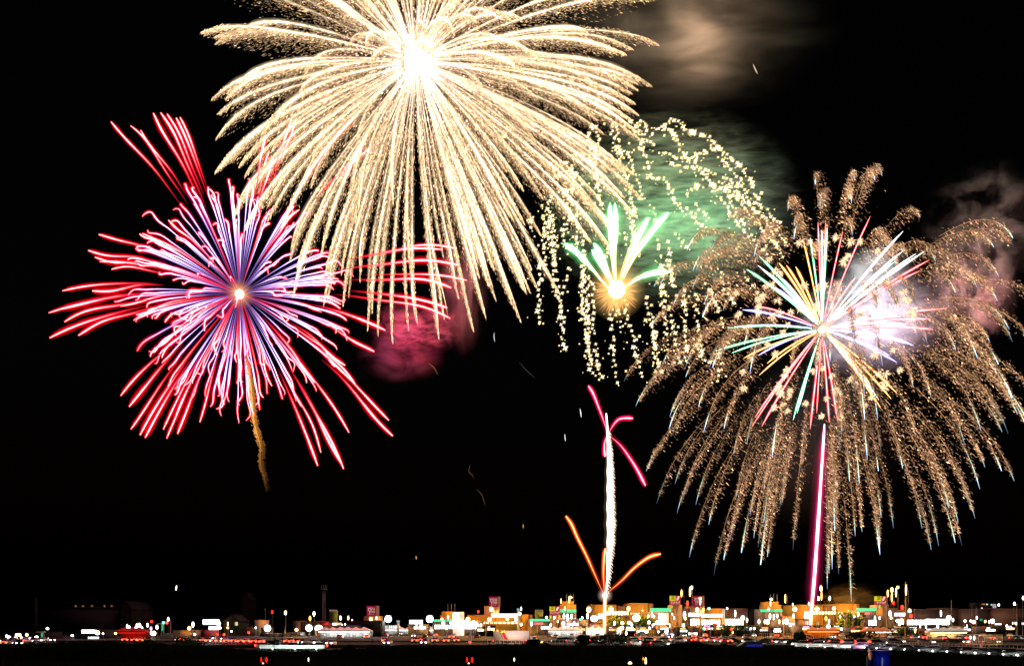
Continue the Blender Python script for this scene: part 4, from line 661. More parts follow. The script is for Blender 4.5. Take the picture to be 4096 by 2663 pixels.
# ================================================================ lamps (photo pixel, distance, colour, bulb width and height in photo pixels)
FL = 420
for row in [
    # big cyan white flood lamps
    (1070, 2511, 395, 'c', 26, 25, 'big cyan white flood lamp right of the tan sheds, leftmost of six', 30, 9000, 'flood_lamp'), (1236, 2510, 395, 'c', 26, 25, 'big cyan white flood lamp beside the round lit dome', 30, 9000, 'flood_lamp'), (1553, 2474, 400, 'c', 27, 26, 'big cyan white flood lamp right of the left maroon sign', 30, 9000, 'flood_lamp'),
    (1719, 2474, 400, 'c', 28, 28, 'big cyan white flood lamp left of the tiered block with the cylinder', 30, 9000, 'flood_lamp'), (2377, 2472, 400, 'c', 27, 24, 'big cyan white flood lamp left of the fountain foot', 30, 9000, 'flood_lamp'), (2545, 2470, 400, 'c', 29, 26, 'big cyan white flood lamp right of the fountain foot', 30, 9000, 'flood_lamp'),
    # sodium lamps
    (390, 2529, 322, 'f', 17, 17, 'orange lamp at the white strip sign, far left', 26, 200), (874, 2492, 424, 'f', 17, 19, 'orange lamp between the three lit panels and the gabled house', 26, 200), (1484, 2475, 436, 'f', 14, 15, 'orange lamp in front of the cream kiosk under the left maroon sign', 22, 6000), (1965, 2435, 438, 'f', 15, 19, 'orange lamp just below the middle maroon sign', 24, 9000),
    (1872, 2475, 434, 'f', 17, 17, 'orange lamp at the left end of the long yellow wing', 22, 9000), (1958, 2476, 434, 'f', 16, 15, 'orange lamp below the white lamp row of the yellow wing', 22, 9000), (2029, 2474, 434, 'f', 12, 11, 'smaller orange lamp on the yellow wing, third along it', 22, 9000), (2355, 2437, 432, 'f', 18, 22, 'large orange lamp at the left corner of the fountain mall', 24, 15000),
    (2444, 2435, 432, 'f', 18, 21, 'large orange lamp right of the fountain column', 24, 15000), (2514, 2433, 432, 'f', 13, 20, 'orange lamp before the brightest yellow box of the fountain mall', 22, 17000), (2570, 2440, 428, 'f', 4, 5, 'tiny orange lamp against the brightest yellow box', 6, 12000), (2788, 2437, 438, 'f', 16, 17, 'orange lamp on the cream block under the right maroon sign', 24, 9000), (2813, 2437, 438, 'f', 8, 14, 'narrow amber lamp on the cream block under the right maroon sign', 14, 0),
    (3179, 2435, 432, 'f', 18, 18, 'large orange lamp at the left corner of the comet mall', 24, 15000), (3268, 2434, 432, 'f', 18, 17, 'large orange lamp right of the comet foot', 24, 15000), (3336, 2432, 432, 'f', 14, 15, 'orange lamp before the last yellow box of the comet mall', 22, 17000), (3392, 2440, 428, 'f', 4, 4, 'tiny orange lamp on the last yellow box of the comet mall', 6, 12000),
    (2260, 2432, 430, 'f', 6, 16, 'narrow orange lamp on the tiered block left of the fountain', 12, 5000), (3075, 2435, 430, 'f', 7, 12, 'narrow orange lamp on the tiered block left of the comet', 12, 6000), (1768, 2474, 430, 'f', 8, 9, 'small orange lamp on the tiered block beside the cylinder', 12, 6000),
    (2489, 2490, 415, 'f', 14, 14, 'orange lamp over the bright stalls right of the fountain', 22, 2500), (2586, 2524, 380, 'f', 15, 14, 'orange lamp over the dark terrace right of the fountain stalls', 22, 2500), (3071, 2485, 425, 'f', 14, 21, 'orange lamp below the grey wall of the comet tiered block', 22, 3000), (3895, 2486, 425, 'f', 14, 14, 'orange lamp in front of the long dim warehouse', 22, 2600),
    (1585, 2520, 350, 'f', 3, 3, 'tiny amber lamp over the queue of lights', 8, 0), (1186, 2517, 380, 'f', 13, 12, 'orange lamp between the two left flood lamps', 18, 1200), (757, 2511, 330, 'f', 13, 14, 'orange lamp over the pinkish container hall', 22, 150), (911, 2509, 400, 'f', 8, 8, 'small orange lamp before the gabled house', 14, 30),
    (2505, 2531, 330, 'f', 8, 16, 'tall amber lamp right of the bright fountain stalls', 12, 500), (2467, 2577, 238, 'f', 11, 9, 'low orange headlamp like lamp on the road below the stalls', 24, 0),
    # tall street lamps; their smeared light is built in as flame shaped bulbs
    (2244, 2402, 380, 'f', 4, 20, 'tall slim flame shaped street lamp, left of the pair before the tiered block', 9, 600), (2277, 2397, 380, 'f', 5, 28, 'tall slim flame shaped street lamp, right of the pair before the tiered block', 10, 800), (2284, 2388, 382, 'f', 10, 9, 'round orange lamp topping the pair before the tiered block', 16, 0), (2726, 2372, 380, 'f', 5, 30, 'tall flame shaped street lamp by the yellow and red sign right of the fountain', 9, 600),
    (2760, 2365, 380, 'f', 6, 40, 'taller flame shaped street lamp left of the right maroon sign', 11, 800), (2767, 2349, 381, 'f', 9, 15, 'round topped orange lamp left of the right maroon sign', 16, 0), (2801, 2404, 380, 'f', 5, 30, 'flame shaped street lamp in front of the right maroon sign', 11, 800), (2801, 2391, 381, 'f', 11, 10, 'round orange lamp on the right maroon sign', 20, 0),
    (3082, 2412, 380, 'f', 4, 24, 'flame shaped street lamp before the comet tiered block', 9, 500), (3085, 2395, 381, 'f', 11, 10, 'round orange lamp above the comet tiered block', 18, 0), (3141, 2393, 380, 'f', 4, 36, 'slim flame shaped street lamp left of the comet', 8, 500), (3284, 2352, 380, 'f', 11, 22, 'fat flame shaped street lamp just right of the comet', 16, 800), (3286, 2380, 381, 'f', 4, 40, 'slim orange street lamp just right of the comet', 7, 0),
    (3551, 2372, 380, 'f', 5, 28, 'flame shaped street lamp nearest the far right shop sign', 9, 600), (3568, 2358, 380, 'f', 10, 20, 'round topped flame street lamp right of the far right shop sign', 16, 700), (3567, 2388, 381, 'f', 5, 36, 'slim flame street lamp under the round topped one', 8, 0), (3584, 2368, 380, 'f', 5, 36, 'slim flame street lamp, third of the far right row', 9, 0), (3591, 2348, 381, 'f', 10, 10, 'round orange lamp, highest of the far right row', 16, 600), (3624, 2358, 380, 'f', 5, 44, 'rightmost tall flame street lamp by the black pole', 8, 600),
    # white town lamps
    (190, 2512, 360, 'b', 10, 9, 'bluish white lamp on a pole right of the far left lot', 16, 500), (289, 2540, 322, 'b', 9, 8, 'bluish white lamp left of the white strip sign', 16, 500), (779, 2535, 325, 'w', 8, 8, 'white lamp on the pinkish container hall', 14, 400), (772, 2496, 330, 'b', 8, 20, 'white lamp with red edge over the container hall', 14, 400), (880, 2509, 400, 'w', 9, 8, 'white lamp below the orange lamp of the gabled house', 12, 0), (926, 2523, 395, 'w', 6, 7, 'white lamp low in front of the gabled house', 12, 0),
    (412, 2532, 325, 'w', 6, 6, 'small white lamp right of the white strip sign', 12, 0), (462, 2531, 325, 'y', 8, 7, 'yellowish lamp left of the red arched tents', 12, 200), (673, 2475, 380, 'b', 7, 17, 'tall bluish white lamp above the left traffic signal', 12, 300), (1023, 2509, 395, 'w', 6, 7, 'white lamp on the tan shed left of the first flood lamp', 12, 0), (1408, 2482, 410, 'w', 5, 13, 'slim white lamp left of the cream kiosk', 10, 0), (1362, 2470, 410, 'y', 7, 16, 'pale yellow lamp right of the dark green billboard', 12, 300),
    (1393, 2470, 410, 'f', 7, 16, 'amber lamp midway between the billboard and the cream kiosk', 12, 300), (1413, 2498, 400, 'w', 9, 11, 'white lamp above the white stalls', 12, 300), (1369, 2499, 400, 'w', 5, 9, 'small white lamp at the short cylinder tower', 10, 0), (1383, 2497, 400, 'w', 8, 12, 'white lamp right of the short cylinder tower', 12, 0), (1506, 2470, 430, 'w', 4, 14, 'slim white lamp on the right side of the cream kiosk', 10, 0), (1240, 2472, 400, 'a', 9, 19, 'red orange lamp above the second flood lamp', 12, 400), (1256, 2453, 400, 'w', 8, 17, 'highest white lamp above the second flood lamp', 12, 300), (1142, 2449, 400, 'y', 9, 17, 'yellow lamp high between the two left flood lamps', 9, 300),
    (1666, 2493, 430, 'f', 11, 14, 'amber white lamp on the lilac sign', 16, 500), (1685, 2500, 430, 'w', 9, 14, 'white lamp right of the lilac sign', 14, 500), (1773, 2490, 425, 'w', 12, 12, 'white globe lamp, first of the row before the tiered block', 14, 400), (1805, 2489, 425, 'w', 10, 11, 'white globe lamp, second of the row, under the cylinder', 14, 400), (1839, 2489, 425, 'w', 10, 13, 'white globe lamp, third of the row', 14, 400), (1858, 2488, 425, 'w', 11, 14, 'white globe lamp, fourth of the row', 14, 400), (1877, 2489, 425, 'w', 11, 13, 'white globe lamp, fifth of the row', 14, 400), (1894, 2488, 425, 'w', 9, 16, 'white globe lamp, last of the row', 14, 400), (1792, 2466, 428, 'w', 5, 14, 'slim white lamp on the orange tier', 10, 0),
    (1786, 2508, 400, 'b', 8, 14, 'bluish white lamp low on the black pole by the tiered block', 14, 0), (1912, 2501, 420, 'w', 5, 15, 'slim white lamp, left of two at the end of the glass shopfront', 10, 0), (1923, 2500, 420, 'w', 6, 15, 'slim white lamp, right of two at the end of the glass shopfront', 10, 0), (2063, 2476, 425, 'w', 10, 13, 'white lamp under the end of the white lamp row', 14, 0), (2085, 2433, 430, 'c', 4, 15, 'slim pale green lamp right of the white lamp row', 7, 0), (2079, 2453, 428, 'w', 9, 12, 'white lamp with pink edge right of the white lamp row', 12, 0), (2186, 2468, 430, 'y', 9, 9, 'pale yellow lamp on the grey store roof', 12, 0), (2217, 2469, 428, 'w', 7, 10, 'white lamp on the store tower', 12, 0), (2231, 2484, 428, 'w', 4, 8, 'small white lamp low on the store tower', 10, 0), (2126, 2493, 420, 'w', 6, 18, 'slim white lamp left of the red sign', 10, 300), (2203, 2498, 415, 'w', 6, 11, 'white lamp right of the red sign', 10, 0), (2085, 2496, 405, 'w', 7, 11, 'white lamp over the grey tents', 12, 300),
    (2256, 2463, 428, 'w', 7, 20, 'white lantern, first of three under the tiered block left of the fountain', 10, 300), (2270, 2468, 427, 'w', 8, 28, 'longer white lantern, second of three under the tiered block', 10, 300), (2286, 2464, 428, 'w', 7, 20, 'white lantern, third of three under the tiered block', 10, 300), (2253, 2492, 420, 'w', 11, 18, 'white lamp cluster at the pinkish shop', 14, 300), (2297, 2488, 420, 'c', 4, 8, 'small pale lamp over the blue white sign', 8, 0), (2329, 2469, 420, 'w', 6, 9, 'white lamp right of the turquoise light', 12, 0), (2321, 2476, 418, 'g', 6, 8, 'turquoise green light left of the fountain', 6, 0), (2350, 2462, 425, 'w', 7, 22, 'white lantern below the left corner lamp of the fountain mall', 10, 300), (2396, 2463, 425, 'w', 6, 20, 'white lantern, first of a trio left of the fountain', 10, 200), (2404, 2463, 425, 'w', 6, 20, 'white lantern, middle of a trio left of the fountain', 10, 200), (2410, 2463, 425, 'w', 5, 20, 'white lantern, last of a trio left of the fountain', 10, 200),
    (2458, 2491, 400, 'w', 5, 18, 'slim white lamp left of the orange lamp by the fountain', 10, 0), (2489, 2510, 400, 'y', 15, 13, 'yellow white flood lamp above the bright stalls', 22, 800), (2516, 2489, 405, 'w', 12, 12, 'white lamp left of the right fountain flood lamp', 18, 500), (2527, 2496, 405, 'w', 7, 13, 'white lamp just under the right fountain flood lamp', 12, 0), (2521, 2505, 400, 'b', 6, 8, 'bluish lamp low under the right fountain flood lamp', 10, 0), (2593, 2466, 430, 'w', 6, 17, 'white lamp at the right end of the fountain mall', 10, 200), (2608, 2456, 430, 'w', 5, 20, 'slim white lamp before the green fascia', 10, 0), (2615, 2464, 428, 'w', 7, 10, 'white lamp left of the cylinder tower by the fascia', 12, 0), (2596, 2487, 410, 'w', 11, 12, 'white star lamp left of the store windows', 18, 400), (2628, 2486, 415, 'w', 10, 9, 'white globe before the store windows', 14, 300), (2598, 2510, 395, 'b', 8, 9, 'bluish globe below the store windows', 12, 0), (2666, 2523, 380, 'w', 13, 13, 'white star lamp right of the dark terrace', 22, 600),
    (2580, 2523, 378, 'w', 6, 8, 'white lamp beside the orange terrace lamp', 12, 0), (2553, 2523, 378, 'w', 8, 8, 'white lamp at the left of the terrace', 12, 0), (2634, 2525, 378, 'y', 7, 8, 'yellow lamp at the right of the terrace', 12, 0), (2689, 2455, 430, 'w', 4, 6, 'small white lamp at the right store tower', 10, 0), (2695, 2470, 425, 'w', 6, 14, 'white lamp below the right store tower', 10, 0), (2738, 2457, 428, 'w', 10, 26, 'white lamp cluster right of the store tower', 14, 400), (2741, 2472, 426, 'f', 9, 12, 'orange lamp below the white cluster right of the store tower', 14, 300), (2836, 2432, 430, 'g', 8, 8, 'white green star lamp on the right roof', 24, 300), (2909, 2432, 430, 'w', 5, 9, 'slim white lamp on the brown hall roof', 10, 0), (2941, 2452, 432, 'w', 5, 27, 'long slim white lantern on the brown hall', 10, 200), (2971, 2470, 428, 'y', 15, 18, 'yellow white lamp at the end of the brown hall shopfront', 22, 1200), (2988, 2479, 428, 'w', 6, 18, 'white lantern right of the yellow white hall lamp', 10, 0), (3036, 2484, 425, 'w', 7, 19, 'white lantern at the dark end of the brown hall', 10, 0),
    (3017, 2512, 380, 'b', 8, 9, 'bluish white star lamp before the curved lit fence', 18, 300), (3003, 2512, 380, 'w', 5, 7, 'white lamp left of the bluish star lamp', 10, 0), (3080, 2464, 425, 'w', 7, 25, 'white lantern, first of three on the comet tiered block', 10, 200), (3094, 2466, 425, 'w', 7, 22, 'white lantern, second of three on the comet tiered block', 10, 200), (3109, 2462, 425, 'w', 6, 14, 'white lantern, third of three on the comet tiered block', 10, 200), (3059, 2485, 423, 'w', 5, 17, 'slim white lantern left of the orange lamp below the grey wall', 10, 0), (3117, 2485, 420, 'f', 6, 17, 'amber lantern right of the orange lamp below the grey wall', 10, 0), (3146, 2484, 415, 'w', 16, 20, 'big white lamp right of the yellow signal post', 20, 900), (3133, 2486, 414, 'w', 4, 17, 'slim white lamp on the yellow signal post', 10, 0), (3174, 2462, 425, 'w', 7, 17, 'white lantern below the left corner lamp of the comet mall', 10, 0), (3220, 2463, 425, 'w', 6, 17, 'white lantern, first of a trio left of the comet', 10, 200), (3227, 2463, 425, 'w', 6, 17, 'white lantern, middle of a trio left of the comet', 10, 200), (3233, 2463, 425, 'w', 6, 17, 'white lantern, last of a trio left of the comet', 10, 200),
    (3274, 2392, 425, 'c', 6, 17, 'pale green lamp above the comet mall roof, left of two', 10, 200), (3319, 2392, 425, 'c', 6, 17, 'pale green lamp above the comet mall roof, right of two', 10, 200), (3235, 2413, 428, 'c', 4, 12, 'small pale green lamp at the roof line by the comet', 8, 0), (3171, 2416, 428, 'c', 3, 12, 'tiny pale green lamp over the left corner of the comet mall', 6, 0), (3313, 2504, 400, 'w', 15, 15, 'big white lamp low right of the comet foot', 20, 800), (3316, 2484, 405, 'w', 5, 18, 'slim white lamp over the big low lamp by the comet', 10, 0), (3360, 2464, 420, 'w', 6, 10, 'white lamp on the left end of the dark gantry', 12, 0), (3417, 2464, 420, 'w', 6, 10, 'white lamp on the right end of the dark gantry', 12, 0), (3433, 2455, 425, 'w', 5, 18, 'slim white lamp before the far right green fascia', 10, 0), (3366, 2516, 370, 'w', 7, 14, 'white lamp over the orange lit fence', 12, 300), (3253, 2511, 390, 'w', 5, 6, 'small white lamp under the comet foot, left of two', 12, 0), (3287, 2511, 390, 'w', 5, 6, 'small white lamp under the comet foot, right of two', 12, 0), (3518, 2470, 425, 'b', 7, 11, 'bluish white lamp on the far right store tower', 12, 300), (3500, 2470, 425, 'w', 5, 16, 'slim white lamp in the far right store window', 10, 0), (3560, 2452, 428, 'w', 8, 24, 'white lamp cluster right of the far right store tower', 14, 300), (3564, 2470, 426, 'f', 9, 10, 'orange lamp below the cluster right of the far right tower', 14, 300), (3590, 2482, 420, 'w', 12, 13, 'white star lamp, left of two under the blue white sign at far right', 20, 500), (3606, 2480, 420, 'w', 12, 13, 'white star lamp, right of two under the blue white sign at far right', 20, 500), (3638, 2440, 428, 'y', 11, 12, 'yellow lamp by the black pole at far right', 18, 500),
    (3795, 2469, 428, 'y', 17, 17, 'yellow white star lamp over the white lit front of the brown hall', 24, 1200), (3764, 2451, 432, 'w', 5, 24, 'long slim white lantern left of the yellow white star lamp', 10, 200), (3812, 2478, 428, 'w', 6, 14, 'white lantern right of the yellow white star lamp', 10, 0), (3860, 2482, 426, 'w', 7, 10, 'white lamp on the dim warehouse, left of the orange one', 12, 200), (3883, 2482, 426, 'w', 6, 9, 'white lamp touching the orange warehouse lamp', 12, 0), (3906, 2469, 426, 'b', 7, 12, 'bluish white lamp on the thin pole before the warehouse', 12, 200), (3941, 2484, 424, 'f', 7, 11, 'amber lamp between the orange lamp and the white star lamp', 12, 0), (3957, 2485, 424, 'w', 6, 10, 'small white lamp left of the warehouse star lamp', 12, 0), (3970, 2483, 424, 'w', 15, 17, 'white star lamp on the dim warehouse', 24, 1200), (3995, 2418, 480, 'w', 6, 10, 'white lamp against the night right of the apartment block', 12, 0), (4058, 2413, 420, 'w', 7, 12, 'white lamp on top of the black pole at far right', 14, 200), (4093, 2390, 420, 'y', 7, 14, 'yellow lamp cut by the right edge', 14, 0), (4066, 2492, 420, 'w', 4, 11, 'slim white lamp on the warehouse near the right edge', 10, 0), (4027, 2502, 400, 'w', 5, 12, 'slim white lamp low on the dim warehouse', 10, 0), (3751, 2505, 390, 'b', 7, 17, 'bluish lantern below the white lit front of the hall', 10, 0), (3704, 2504, 390, 'b', 4, 14, 'slim bluish lantern, second below the hall front', 9, 0), (3681, 2503, 390, 'p', 4, 14, 'slim pinkish lantern, first below the hall front', 8, 0), (3868, 2503, 385, 'p', 4, 14, 'slim pink lantern below the dim warehouse', 8, 0), (3661, 2521, 360, 'f', 5, 18, 'amber lantern right of the yellow signal mast', 9, 0), (3897, 2550, 235, 'w', 5, 17, 'slim white lamp below the lit fence, left of the grey post', 9, 0), (3882, 2548, 235, 'w', 4, 13, 'smaller slim white lamp below the lit fence', 9, 0),
    # left lot and lanterns
    (27, 2542, 310, 'w', 9, 9, 'white lamp, leftmost of the far left lot', 14, 300), (36, 2547, 305, 'w', 11, 10, 'white lamp, second of the far left lot', 14, 0), (63, 2549, 305, 'w', 12, 8, 'wide white lamp of the far left lot', 14, 300), (65, 2537, 312, 'y', 7, 7, 'small yellow lamp of the far left lot', 14, 0), (77, 2537, 312, 'y', 12, 9, 'bright yellow lamp of the far left lot', 20, 400), (107, 2537, 312, 'y', 9, 9, 'lone yellow lamp right in the far left lot', 18, 300), (86, 2550, 305, 'w', 9, 9, 'white lamp under the bright yellow one', 14, 0), (121, 2551, 305, 'p', 10, 7, 'pink lamp of the far left lot', 12, 0), (146, 2546, 305, 'c', 11, 8, 'greenish white lamp at the lit green pillar', 14, 300),
    (509, 2504, 340, 'w', 6, 17, 'tall white lantern, first of the row over the red tents', 9, 150), (517, 2509, 338, 'b', 8, 17, 'white lantern, second of the row over the red tents', 9, 0), (545, 2510, 338, 'w', 9, 19, 'white lantern, third of the row over the red tents', 9, 0), (547, 2499, 342, 'w', 5, 14, 'slim white lantern behind the third one', 9, 0), (558, 2499, 342, 'y', 10, 17, 'wide yellowish lantern, highest of the row over the red tents', 9, 150), (568, 2512, 338, 'b', 7, 16, 'white lantern, fifth of the row over the red tents', 9, 0), (590, 2499, 342, 'y', 7, 16, 'yellow white lantern alone right of the row', 9, 150), (604, 2512, 338, 'p', 8, 14, 'pink lantern right of the row', 6, 0), (628, 2507, 340, 'w', 9, 17, 'white lantern left of the green lit pillar', 9, 150), (607, 2484, 350, 'r', 9, 8, 'red lamp above the pink lantern', 9, 0), (607, 2531, 322, 'w', 11, 15, 'bright white lamp pair at the tents, left one', 20, 300), (616, 2531, 322, 'y', 14, 17, 'bright white lamp pair at the tents, right one', 20, 300),
    (1089, 2446, 400, 'r', 8, 14, 'red lamp high over the first flood lamp', 5, 0), (1060, 2436, 400, 'r', 3, 3, 'tiny dim red lamp high over the first flood lamp', 1, 0), (1913, 2445, 430, 'r', 8, 9, 'red lamp in the sky over the yellow wing', 6, 0), (2750, 2412, 425, 'r', 10, 20, 'red lamp left of the right maroon sign', 8, 0), (870, 2535, 330, 'r', 6, 7, 'red lamp over the queue left of the shed', 9, 0), (995, 2528, 340, 'r', 9, 9, 'red lamp before the tan sheds', 9, 0), (896, 2536, 330, 'r', 8, 8, 'red white lamp over the left queue', 14, 0), (3574, 2410, 425, 'r', 9, 13, 'red lamp right of the far right shop sign', 6, 0), (3609, 2428, 425, 'r', 11, 16, 'orange red lamp left of the black pole at far right', 8, 0), (3644, 2462, 425, 'r', 11, 16, 'red lamp right of the black pole at far right', 8, 0), (3459, 2516, 370, 'r', 10, 19, 'red lamp before the dark tree at right', 9, 0), (3305, 2434, 425, 'r', 2, 3, 'tiny red lamp on the comet mall', 3, 0), (3304, 2472, 415, 'a', 9, 18, 'red orange lamp in the mauve smoke by the comet', 9, 300), (2925, 2515, 380, 'r', 8, 9, 'red round lamp left of the curved fence', 8, 0), (2931, 2528, 378, 'a', 6, 12, 'orange lamp left of the curved fence', 10, 0),
]:
    u, v, Y, c, w, h, lab = row[:7]; s_ = row[7] if len(row) > 7 else 12; wt = row[8] if len(row) > 8 else 0; nm = row[9] if len(row) > 9 else 'street_lamp'
    lamp(u, v, Y, c, w, h, lab, s_, wt, nm, arm=(1.2 if h > 26 else 0), group={'flood_lamp': 'big flood lamps'}.get(nm, {'f': 'orange lamps of the town', 'r': 'red lamps of the town'}.get(c, 'pale lamps of the town')))
# made-up lamps standing in for apparent reflections in the dark foreground
for u, lab in ((1056, 'made-up post standing in for red and cream reflections in the dark field, left'), (1879, 'made-up post standing in for red and cream reflections in the dark field, centre')):
    Y = 118; p = at(u, 2637, Y); k = Y / F; e = empty('stand_in_post', (p[0], Y, 0), lab, 'stand-in lamp', 'stand-in posts for reflections in the field'); m = MB(); m.tube([(0, .1, 0), (0, .1, p[2] + .3)], .04, 1, 6); m.box(-.45, .45, .05, .15, p[2] - .05, p[2] + .05); m.build('post', POLE, e)
    for du, w_, h_ in ((-11, 6, 23), (10, 9, 23)): m = MB(); m.ball((du * k, 0, p[2]), 1, 0, seg=8, rings=6, sq=(w_ * k / 2, w_ * k / 2, h_ * k / 2)); m.build('red_lamp', emat((1, .01, .01), 1.6), e)
    m = MB(); m.ball((-4 * k, 0, p[2] - 20 * k), 1, 0, seg=8, rings=6, sq=(4 * k, 4 * k, 10 * k)); m.build('cream_lamp', emat((1, .75, .4), 2.2), e)
for u, v, c, w, h, lab, s_ in ((1234, 2636, 'y', 6, 17, 'stand-in lamp for a lone cream reflection in the dark field, left', 2.2), (2057, 2636, 'y', 6, 16, 'stand-in lamp for a lone cream reflection in the dark field, centre', 2.2), (2520, 2654, 'f', 16, 20, 'stand-in lamp for a round orange reflection at the bottom edge right of the fountain', 14), (2583, 2644, 'f', 7, 34, 'stand-in lamp for a flame shaped orange reflection at the bottom edge', 6), (2573, 2633, 'a', 8, 13, 'small orange stand-in lamp beside the flame shaped one at the bottom', 1.4)):
    lamp(u, v, 118, c, w, h, lab, s_, group='stand-in lamps in the dark field', name='stand_in_lamp')

# ---- traffic signals
def signal(u, v, Y, lamps, label, mast=POLE, top=None, arm=2.0):
    p = at(u, v, Y); k = Y / F; e = empty('traffic_signal', (p[0] + arm, Y, 0), label, 'traffic signal', 'traffic signals'); zt = p[2]
    m = MB(); pt = EYE + (VH - top) * k if top else zt + 1.2; m.tube([(0, 0, 0), (0, 0, pt)], .16, 1, 8); m.tube([(0, 0, zt + .6), (-arm, 0, zt + .5)], .08, 1, 6); m.build('mast', mast, e)
    m = MB(); n = len(lamps); m.box(-arm - 1.0, -arm + 1.0, -.1, .15, zt - .45, zt + .45); h = m.build('signal_head', HOUS, e)
    for i, c in enumerate(lamps): m = MB(); m.ball((-arm - .62 + .62 * i, -.18, zt), .42 if c != 'x' else .15, 0, seg=10, rings=6, sq=(1, .5, 1)); m.build('signal_lens', emat(CLR.get(c, (.02, .02, .02)), 14 if c != 'x' else .2), h)
signal(661, 2489, 335, 'gxr', 'left traffic signal with green and red lights over the container hall'); signal(3127, 2468, 390, 'xxr', 'red traffic signal on the yellow mast by the comet', pmat('ochre_paint', (.6, .33, .05), .6), 2462, .9); signal(2822, 2513, 360, 'grr', 'traffic signal with red and green lights over the dark road'); signal(3640, 2444, 400, 'gyx', 'yellow and green traffic signal by the black pole at far right'); signal(3614, 2500, 320, 'xxx', 'unlit traffic signal on the ochre mast at far right', MATS['ochre_paint'], 2466, .6)
lamp_light('mast_light', at(3134, 2520, 380), (1, .5, .1), 900, [o for o in bpy.data.objects if o.name.startswith('traffic_signal')][1], .3); bpy.data.objects['mast_light'].location = (1.5, -6, 14)

# ---- black poles, gantry
for u, vt, Y, w, lab in [(1786, 2457, 415, 3, 'thin black pole in front of the tiered block with the cylinder'), (2209, 2458, 400, 2.6, 'thin black pole before the grey store'), (2266, 2384, 415, 2.5, 'thin dark mast before the tiered block left of the fountain'), (2693, 2415, 400, 2.6, 'thin black pole before the right store'), (2762, 2540, 240, 5, 'dark post standing before the red cars'), (3092, 2418, 415, 2.5, 'thin black pole before the comet tiered block'), (3515, 2412, 395, 2.8, 'thin black pole before the far right store'), (3549, 2362, 400, 4, 'tall black pole under the far right shop sign lamps'), (3623, 2330, 395, 5, 'tallest black pole beside the ochre mast'), (3806, 2400, 410, 3, 'black pole beside the yellow white star lamp'), (3904, 2432, 410, 3, 'black pole before the dim warehouse'), (4069, 2415, 400, 4, 'black pole near the right edge'), (2592, 2470, 412, 2, 'dark thin pole left of the right store windows'), (1320, 2490, 410, 2, 'dark thin pole under the left billboard'), (1140, 2500, 380, 1.6, 'thin pole between the left flood lamps'), (2318, 2472, 410, 3, 'dark pole at the turquoise light'), (600, 2470, 345, 1.8, 'thin dark pole among the white lanterns'), (720, 2520, 320, 1.6, 'thin dark pole before the container hall')]:
    p = at(u, vt, Y); m = MB(); r = w * Y / F / 2; m.tube([(0, 0, 0), (0, 0, p[2] * .7), (0, 0, p[2])], [r * 1.15, r, r * .8], 1, 8); m.box(-r * 3, r * 3, -r, r, p[2] * .965, p[2] * .975); m.tube([(0, 0, p[2]), (0, 0, p[2] + r * 2)], [r * 1.1, r * .2], 1, 6)
    tag(m.build('utility_pole', POLE, None, (p[0], Y, 0)), lab, 'pole', 'dark utility poles')
s = Site('gantry', 3360, 418, 'dark gantry with two white lamps in front of the comet mall', 'gantry'); s.box('beam', 3352, 3422, 2463, 2466, POLE, 0, .4)
for u in (3381, 3388, 3412): s.box('post', u - 1.5, u + 1.5, 2455, None, POLE, .5, .9)
for u, vt, Y, lab in ((1882, 2517, 235, 'grey round post with a red light at its foot, left of the lorry'), (3926, 2545, 150, 'thick grey post standing in the grass at right')):
    p = at(u, vt, Y); r = (7 if u < 3000 else 10) * Y / F / 2; e = empty('grey_post', (p[0], Y, 0), lab, 'post', 'thick grey posts'); m = MB(); m.tube([(0, 0, 0), (0, 0, p[2])], [r, r], 1, 12); m.build('post', pmat('grey_post_paint', (.42, .42, .46), .5), e, smooth=True); m = MB(); m.tube([(0, 0, p[2]), (0, 0, p[2] + .12)], [r * 1.25, r * .9], 1, 12); m.build('cap', HOUS, e)
    if u < 3000: m = MB(); m.ball((-.2, -.3, EYE + (VH - 2566) * Y / F), .3, 0, sq=(1, .6, .8)); m.build('red_lamp', emat(CLR['r'], 9), e)
for u, Y, v0, lab in ((1592, 430, 2480, 'slim blue topped pylon right of the third flood lamp'), (2896, 434, 2434, 'slim blue topped pylon on the right hall'), (2073, 436, 2432, 'slim blue topped pylon right of the white lamp row')):
    s = Site('pylon', u, Y, lab, 'pylon', 'blue topped pylons'); s.box('shaft', u - 4.5, u + 4.5, v0 + 6, None, pmat('blue_grey_paint', (.3, .38, .45)), 0, 1); s.box('top_sign', u - 6, u + 6, v0, v0 + 6, emat((.35, .55, .65), .8), -.3, 1.3)
# lit green pillars of the filling stations
for u, Y, v0, lab in ((168, 318, 2526, 'green lit pillar with pale awning in the far left lot'), (649, 345, 2493, 'green lit pillar below the left traffic signal'), (1471, 420, 2498, 'green lit banner below the cream kiosk')):
    s = Site('lit_pillar', u, Y, lab, 'pillar', 'green lit pillars'); s.box('pillar', u - 5, u + 5, v0, None, GREY, 0, .8); s.box('light_panel', u - 3, u + 4, v0 + 3, v0 + 28, emat((.06, .5, .25), .9), -.06, -.01); s.box('awning', u - 12, u + 7, v0 - 2, v0 + 1, CREAM, -1.5, 1.5)

